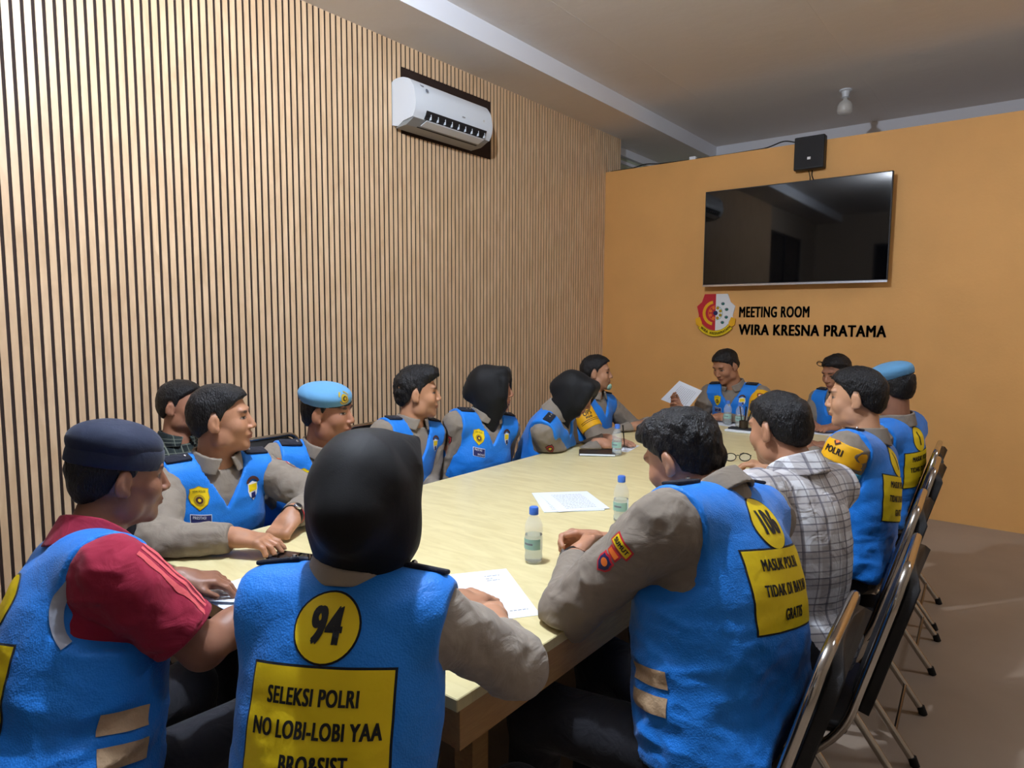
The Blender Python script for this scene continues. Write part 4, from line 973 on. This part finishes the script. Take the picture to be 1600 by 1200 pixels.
b = add('P7', label='person in black hijab sitting upright halfway along the left side, looking right', fem=True, az=-104, haz=-60, hp=0, s=1.08, hs=1.05, sb=.6, vneck=.10, laz=-90, head=(1.13, 2.80, 1.115), neck=(1.10, 2.785, .965), pel=(.95, 2.74, .54), hair='none', hat='hijab', peak=.02, fat=.06, sw=.172,
    R=dict(wr=(1.24, 2.66, .66), el=(1.10, 2.62, .50)), L=dict(wr=(1.24, 2.76, .66), el=(1.12, 2.82, .50)), h=.0068, hb=.0048, skin=lin((170, 118, 92)))
front_badges(b); sleeve_badges(b, 1, 'brown'); epaulettes(b, (1, -1), 2)
b = add('P8', label='person in black hijab and blue vest bending over the table to write with a pen', fem=True, az=-70, haz=-74, hp=30, s=1.04, hs=1.0, sb=.5, laz=-90, head=(1.40, 3.22, 1.075), neck=(1.30, 3.18, .965), pel=(1.08, 3.24, .54), hair='none', hat='hijab', peak=.02,
    R=dict(wr=(1.50, 3.36, .785), el=(1.33, 3.12, .775), pose='pinch', dir=(.75, .62, -.1), n=(-.2, .2, -1)), L=dict(wr=(1.46, 3.50, .785), el=(1.26, 3.38, .78), pose='flat', dir=(1, .1, -.05)), h=.0068, hb=.0048, skin=lin((178, 128, 100)))
epaulettes(b, (1, -1), 2); sleeve_badges(b, 1, 'brown')
b = add('P9', label='person with short hair, lowered mask and yellow armband beyond the writing hijab wearer', az=-95, haz=-66, hp=0, s=1.05, hs=1.0, laz=-90, head=(1.03, 4.07, 1.125), neck=(1.02, 4.06, .96), pel=(.95, 4.03, .54), hair='short',
    R=dict(wr=(1.34, 4.05, .78), el=(1.13, 3.83, .74)), L=dict(wr=(1.36, 4.25, .785), el=(1.12, 4.36, .75)), h=.0075, hb=.006, skin=lin((176, 128, 98)))
brassard(b, 1, [('OPS', .045, -.005), ('POLRI', .022, -.035)], 0, .7, (.8, -.6, .1))
def chin_mask(B):
    HM, hc, hs = B.HM, B.hc, B.hs; c = hc+HM@v3(0, .090, -.090)*hs; V, Q = solid([el(c, (.044, .020, .026), HM, .02)], [el(c-HM@v3(0, .02, -.012), (.046, .03, .03), HM, .004)], .005); emit_mesh('face_mask', (V, Q), 'green_mask', B.root)
chin_mask(b); epaulettes(b)
# far end
b = add('P10', label='person at the head of the table reading a raised sheet of paper', az=176, haz=160, hp=26, s=1.08, hs=1.05, head=(1.585, 5.06, 1.15), neck=(1.63, 5.13, .985), pel=(1.66, 5.26, .54), hair='crop', sw=.19,
    R=dict(wr=(1.33, 4.86, .82), el=(1.40, 5.18, .76), pose='pinch', dir=(-.5, -.5, .5), n=(.6, -.3, .3)), L=dict(wr=(1.64, 4.84, .785), el=(1.92, 4.98, .77), pose='relax', dir=(-.8, -.25, -.05)), h=.007, hb=.0048, skin=lin((166, 116, 86)))
front_badges(b); epaulettes(b); brassard(b, -1, [('WAKA OPS', .030, .002), ('POLRES', .016, -.026)], .02, .72, (.25, -1, .15))
b = add('P11', label='half-hidden person with glasses pushed up on the forehead, at the far right end', az=150, haz=150, hp=18, s=1.05, hs=1.02, head=(2.375, 5.04, 1.14), neck=(2.39, 5.11, .975), pel=(2.42, 5.22, .54), hair='short',
    R=dict(wr=(2.24, 4.90, .80), el=(2.18, 5.12, .74), pose='relax', dir=(.5, -.6, -.1)), L=dict(wr=(2.44, 4.86, .80), el=(2.62, 5.02, .76), pose='relax', dir=(-.6, -.5, -.1)), h=.0075, hb=.006, skin=lin((160, 110, 84)))
epaulettes(b)
# right side, far to near
b = add('P12', label='person in light blue beret seen from behind at the far right of the table', az=76, haz=62, hp=8, s=1.06, hs=1.04, laz=90, head=(2.895, 3.80, 1.165), neck=(2.925, 3.80, 1.0), pel=(2.90, 3.84, .54), hair='crop', hat='beret', slant=-12,
    R=dict(wr=(2.55, 4.10, .78), el=(2.80, 4.10, .76)), L=dict(wr=(2.52, 3.86, .79), el=(2.76, 3.62, .76)), h=.007, hb=.006)
back_patch(b, '1', ['MASUK POLRI', 'TIDAK DI BAYAR', 'GRATIS'], sz=.034, zn=-.065, zs=-.205, hh=.17)
b = add('P13', label='person in profile with short black hair, cyan and yellow armbands, on the right side', az=84, haz=96, hp=3, s=1.08, hs=1.01, laz=90, head=(2.895, 2.99, 1.185), neck=(2.935, 2.98, 1.02), pel=(2.91, 2.88, .54), hair='short', fat=.04,
    R=dict(wr=(2.50, 3.25, .80), el=(2.74, 3.32, .76)), L=dict(wr=(2.62, 2.92, .79), el=(2.92, 2.66, .70)), h=.006, hb=.0045, skin=lin((196, 146, 112)))
back_patch(b, '1', ['MASUK POLRI', 'TIDAK DI BAYAR', 'GRATIS'], sz=.034, zn=-.065, zs=-.205, hh=.17); epaulettes(b)
brassard(b, -1, [('POLRI', .035, 0)], -.10, .16, (-.4, -1, .3)); sleeve_badges(b, -1, 'red', .72)
b = add('P14', label='person in white and grey plaid shirt leaning on the table', az=72, haz=72, hp=10, s=1.06, hs=.94, laz=90, head=(2.835, 2.17, 1.155), neck=(2.90, 2.15, 1.035), pel=(2.95, 2.10, .54), hair='short', vest=False, fat=.05, sw=.185,
    R=dict(wr=(2.50, 2.50, .785), el=(2.70, 2.48, .77)), L=dict(wr=(2.46, 2.26, .785), el=(2.72, 1.94, .78)), shirt='plaid_white', h=.0058, hb=.0045, skin=lin((176, 126, 96)))
b = add('P15', label='person with wavy black hair and 106 on the blue vest, hands clasped on the table', az=80, haz=84, hp=24, s=1.10, hs=.98, al=1.15, laz=90, colz=.036, colr=.074, fold=.007, head=(2.765, 1.60, 1.145), neck=(2.865, 1.585, 1.07), pel=(2.95, 1.49, .54), hair='thick', fat=.10, sw=.195,
    R=dict(wr=(2.42, 1.80, .80), el=(2.66, 1.95, .78), pose='curl', dir=(-1, -.35, -.02), n=(.2, -.8, -.4)), L=dict(wr=(2.425, 1.63, .80), el=(2.66, 1.18, .74), pose='curl', dir=(-.35, 1, .12), n=(.75, .3, -.45)), cuff=.86,
    h=.0055, hb=.0042, skin=lin((184, 132, 102)))
back_patch(b, '106', ['MASUK POLRI', 'TIDAK DI BAYAR', 'GRATIS'], zn=-.060, zs=-.200, rn=.055, w=.235, hh=.17, sz=.034, num_sz=.072)
epaulettes(b); sleeve_badges(b, -1, 'strip', .3); stripes(b, -1, .30, (-.385, -.440), .115, .038); band(b, -1, 'leather', 'wristwatch', .033, 1.0, (-.8, -.5, .3))
# ------------------------------------------------------------------ things on the table
def sheet(name, pts, z, label, lines=(), n=1, cat='paper', mname='paper', thick=.0004, group=None, curl=0.):
    """pts: four corners (near left, near right, far right, far left)"""
    t = empty(name, (pts[0][0], pts[0][1], z), label, cat, group); m = MB(mname); a, b_, c, d = [Vector((p[0], p[1], p[2] if len(p) > 2 else z)) for p in pts]
    nn = (b_-a).cross(d-a).normalized(); G = 8
    def at(u, v, k=0): return (a*(1-u)+b_*u)*(1-v)+(d*(1-u)+c*u)*v+nn*(k+curl*sin(pi*u)*sin(pi*v))
    for s_, k in ((0, 0.), (1, thick*n)):
        m.add([at(i/G, j/G, k) for j in range(G+1) for i in range(G+1)], [(j*(G+1)+i, j*(G+1)+i+1, (j+1)*(G+1)+i+1, (j+1)*(G+1)+i) for j in range(G) for i in range(G)])
    for e in ([(i/G, 0) for i in range(G+1)], [(1, i/G) for i in range(G+1)], [(1-i/G, 1) for i in range(G+1)], [(0, 1-i/G) for i in range(G+1)]):
        m.add([at(u, v, k) for u, v in e for k in (0., thick*n)], [(2*i, 2*i+2, 2*i+3, 2*i+1) for i in range(G)])
    m.build('sheet', t, fix=False)
    if lines:
        m = MB('ink_grey'); k = thick*n+.0003
        for (u0, u1, v) in lines:
            random.seed(int(u0*100+v*1000)); u = u0
            while u < u1:
                w = random.uniform(.02, .07); u2 = min(u+w, u1); m.add([at(u, v, k), at(u2, v, k), at(u2, v+.011, k), at(u, v+.011, k)], [(0, 1, 2, 3)]); u = u2+.014
        m.build('print', t, fix=False)
    return t
sheet('paper', [(2.44, 1.262), (2.505, 1.345), (2.24, 1.54), (2.125, 1.385)][:0] or [(2.385, 1.178), (2.505, 1.346), (2.238, 1.540), (2.118, 1.372)], .7505, 'white sheet with a few printed lines, by the right elbow of the person numbered 94', [(.66, .9, .12+.0*i) for i in range(1)]+[(.62, .84, .86), (.62, .72, .80), (.62, .80, .76), (.1, .34, .5), (.12, .42, .45), (.2, .52, .41)])
sheet('paper', [(2.006, 2.152), (2.165, 2.303), (1.83, 2.50), (1.768, 2.215)][:0] or [(1.985, 2.095), (2.155, 2.270), (1.945, 2.475), (1.775, 2.300)], .7505, 'pile of printed sheets in the middle of the table', n=6, lines=[(.15, .85, .1+.075*i) for i in range(11)])
sheet('paper', [(2.03, 2.13), (2.16, 2.30), (1.95, 2.47), (1.80, 2.31)], .7535, 'top printed sheet slightly turned on the pile in the middle of the table', n=1, lines=[(.2, .8, .12+.07*i) for i in range(11)], curl=.004)
sheet('paper', [(1.69, .86, .7505), (1.90, .86, .7505), (1.90, 1.10, .7505), (1.69, 1.10, .7505)], .7505, 'white sheet under the hands of the person in the navy cap', n=3)
sheet('paper', [(1.72, .80, .762), (1.90, .93, .757), (1.82, 1.08, .757), (1.68, .93, .760)], .757, 'folded white paper sticking out over the near table edge by the navy-capped person', n=2)
sheet('paper', [(1.375, 4.84, .815), (1.49, 4.85, .972), (1.30, 4.86, 1.035), (1.155, 4.85, .88)], .82, 'white sheet held up in the hand of the person at the head of the table', n=1, lines=[(.15, .85, .15+.07*i) for i in range(10)], curl=.006)
sheet('paper', [(1.56, 4.70, .7505), (1.80, 4.66, .7505), (1.83, 4.88, .7505), (1.60, 4.90, .7505)], .7505, 'white sheet under the forearm of the person at the head of the table', lines=[(.2, .8, .2+.1*i) for i in range(6)])
sheet('paper', [(1.95, 4.62, .7505), (2.10, 4.60, .7505), (2.12, 4.80, .7505), (1.96, 4.82, .7505)], .7505, 'white sheet behind the pen tray at the far end of the table')
sheet('paper', [(2.30, 4.72, .7505), (2.52, 4.72, .7505), (2.52, 4.90, .7505), (2.30, 4.90, .7505)], .7505, 'white sheet in front of the half-hidden person at the far right')
sheet('paper', [(1.50, 3.34, .7505), (1.66, 3.38, .7505), (1.62, 3.60, .7505), (1.44, 3.54, .7505)], .7505, 'small white pad under the pen of the writing hijab wearer', n=4)
m = MB('leather').rbox((1.40, 3.22, .7505), (1.60, 3.34, .766), .004, 2, Matrix.Translation((1.565, 3.235, 0)) @ Matrix.Rotation(radians(32), 4, 'Z') @ Matrix.Translation((-1.52, -3.29, 0)))
m.use('paper').box((1.404, 3.216, .754), (1.598, 3.22, .763), Matrix.Translation((1.565, 3.235, 0)) @ Matrix.Rotation(radians(32), 4, 'Z') @ Matrix.Translation((-1.52, -3.29, 0)))
tag(m.build('notebook'), 'slim dark notebook beside the farthest-left water bottle', 'notebook')
def bottle(x, y, label, h=.175, rz=0):
    t = empty('water_bottle', (x, y, .7505), label, 'water bottle', 'clear water bottles with blue caps'); z = .7505; k = h/.175
    pr = [(.001, .002), (.022, 0), (.0275, .006), (.0285, .02), (.0268, .03), (.0285, .045), (.0285, .08), (.0262, .09), (.0285, .10), (.0275, .118), (.021, .136), (.0125, .148), (.0118, .158)]
    m = MB('bottle_plastic').lathe([(r*k, a*k) for r, a in pr], (x, y, z), 28); m.build('bottle', t, smooth='all')
    wt = [(.001, .004), (.021, .003), (.0262, .008), (.027, .02), (.0255, .03), (.027, .045), (.027, .088), (.001, .0885)]
    MB('water').lathe([(r*k, a*k) for r, a in wt], (x, y, z), 24).build('water', t, smooth=40)
    m = MB('cap_blue').lathe([(.0135*k, .151*k), (.0145*k, .152*k), (.0145*k, .171*k), (.0125*k, .1745*k), (.001, .175*k)], (x, y, z), 24); m.build('cap', t, smooth=40)
    m = MB('label_green'); A0, A1 = radians(200+rz), radians(350+rz); n = 18; r = .0292*k; vs = []
    for i in range(n+1):
        a = A0+(A1-A0)*i/n; vs += [(x+r*cos(a), y+r*sin(a), z+.046*k), (x+r*cos(a), y+r*sin(a), z+.078*k)]
    m.add(vs, [(2*i, 2*i+2, 2*i+3, 2*i+1) for i in range(n)]).use('ink_grey'); r = .0296*k; vs = []
    for i in range(5, 13):
        a = A0+(A1-A0)*i/n; vs += [(x+r*cos(a), y+r*sin(a), z+.060*k), (x+r*cos(a), y+r*sin(a), z+.066*k)]
    m.add(vs, [(2*i, 2*i+2, 2*i+3, 2*i+1) for i in range(7)]); m.build('label', t, smooth='all', fix=False)
bottle(2.267, 1.64, 'water bottle nearest the camera, in front of the clasped hands')
bottle(2.275, 2.18, 'water bottle standing at the right end of the pile of printed sheets')
bottle(1.655, 3.26, 'water bottle beside the slim notebook and the writing hijab wearer')
bottle(1.725, 4.755, 'left one of the two water bottles at the far end of the table')
bottle(1.835, 4.69, 'right one of the two water bottles at the far end, beside the pen tray')
t = empty('pen_tray', (1.93, 4.52, .7505), 'cream desk tray with a dark well and upright pens, by the far water bottles', 'pen tray')
MB('paper').rbox((1.82, 4.44, .7505), (2.06, 4.56, .765), .005, 2).build('tray', t); MB('chair_black').rbox((1.83, 4.475, .7655), (2.05, 4.55, .776), .004, 2).build('well', t)
MB('steel_dark').lathe([(.03, 0), (.03, .05), (.026, .05), (.026, .004)], (1.925, 4.515, .776), 20).build('cup', t, smooth=30)
for i, (dx, dy, mm) in enumerate(((-.02, .0, 'steel_dark'), (.004, .01, 'chair_black'), (.022, -.006, 'silver'), (.035, .006, 'chair_black'))):
    tag(MB(mm).tube([(1.925+dx*.4, 4.515+dy, .781), (1.925+dx*1.5, 4.515+dy*2, .92)], [.0035, .0045]).build('pen', smooth=True), ('grey pen leaning left in the tray cup', 'black pen upright in the tray cup', 'silver pen leaning right in the tray cup', 'black pen leaning far right in the tray cup')[i]+' at the far end', 'pen')
tag(MB('wood').tube([(0, 0, 0), (0, 0, 1)], .01).build('pen'), '') if False else None
m = MB('leather').tube([(1.622, 3.412, .757), (1.615, 3.395, .90)], [.0015, .0048]); tag(m.build('pen', smooth=True), 'dark pen in the hand of the writing hijab wearer', 'pen')
t = empty('eyeglasses', (2.22, 3.52, .7505), 'black-rimmed eyeglasses lying open on the table near the plaid white shirt', 'eyeglasses'); G = Matrix.Translation((2.235, 3.53, .7505)) @ Matrix.Rotation(radians(38), 4, 'Z') @ Matrix.Scale(1.15, 4)
m = MB('leather')
for sx in (-1, 1): m.tube([(sx*.034+.026*cos(a)*(1), -.0+.003*cos(a*2)*0, .020+.018*sin(a)) for a in [2*pi*i/20 for i in range(21)]], .0022, 6, G, False)
m.tube([(-.010, 0, .026), (0, .002, .029), (.010, 0, .026)], .002, 6, G); m.build('rim', t, smooth=True)
for sx in (-1, 1): MB('leather').tube([(sx*.060, 0, .026), (sx*.066, .01, .026), (sx*.064, .11, .018), (sx*.060, .145, .004)], .0022, 6, G).build('temple', t, smooth=True)
for sx in (-1, 1):
    m = MB('bottle_plastic'); m.add([G @ Vector((sx*.034+.0245*cos(2*pi*i/20), 0, .020+.0165*sin(2*pi*i/20))) for i in range(20)], [tuple(range(20))]); m.build('lens', t, fix=False)
M = Matrix.Translation((2.49, 1.705, .7505)) @ Matrix.Rotation(radians(-28), 4, 'Z')
t = empty('smartphone', (2.49, 1.705, .7505), 'pale mint smartphone lying under the wrists of the person wearing 106', 'phone'); MB('phone_mint').rbox((-.075, -.036, 0), (.075, .036, .008), .004, 2, M).build('phone_body', t); MB('phone_dark').rbox((.045, .008, .008), (.068, .030, .0095), .0007, 1, M).build('camera_bump', t)
M = Matrix.Translation((1.66, 1.19, .7505)) @ Matrix.Rotation(radians(20), 4, 'Z')
t = empty('smartphone', (1.66, 1.19, .7505), 'dark smartphone by the hands of the person on the near left corner', 'phone'); MB('phone_dark').rbox((-.075, -.036, 0), (.075, .036, .008), .004, 2, M).build('phone_body', t); MB('screen').box((-.070, -.032, .008), (.070, .032, .0084), M).build('screen', t)
m = MB('red_cover').rbox((1.31, 4.36, .7505), (1.50, 4.62, .775), .004, 2); m.use('paper').box((1.313, 4.357, .755), (1.497, 4.36, .771)); tag(m.build('folder'), 'red folder lying at the far left corner of the table', 'folder')
m = MB('leather').rbox((1.31, 4.635, .7505), (1.43, 4.735, .79), .014, 3); tag(m.build('pouch'), 'small black pouch behind the red folder at the far left corner', 'pouch')
def forehead_glasses():
    B = PEOPLE['P11']; HM, hc, hs = B.HM, B.hc, B.hs; t = empty('eyeglasses', tuple(float(v) for v in hc), 'dark eyeglasses pushed up on the forehead of the half-hidden person at the far right', 'eyeglasses')
    G = Matrix([list(HM[i]*hs)+[float(hc[i])] for i in range(3)]+[[0, 0, 0, 1]]); m = MB('leather')
    for sx in (-1, 1): m.tube([(sx*.034+.027*cos(a), .092, .098+.017*sin(a)) for a in [2*pi*i/16 for i in range(17)]], .0028, 6, G, False).tube([(sx*.062, .088, .10), (sx*.088, .04, .085), (sx*.086, -.02, .06)], .0025, 6, G)
    m.tube([(-.01, .098, .10), (.01, .098, .10)], .0025, 6, G); m.build('rim', t, smooth=True)
forehead_glasses()
def sash():
    B = PEOPLE['P13']; sh, eb = B.arms[-1][:2]; L = float(np.linalg.norm(eb-sh)); d = nrm(eb-sh)
    V, Q = solid([cc(sh, eb, .060*1.08, .054*1.08, .02, .020)], (), .005, cut=lambda P: np.maximum((P-sh)@d/L-.60, .20-(P-sh)@d/L)*L); emit_mesh('armband', (V, Q), 'cyan_cloth', B.root)
sash()
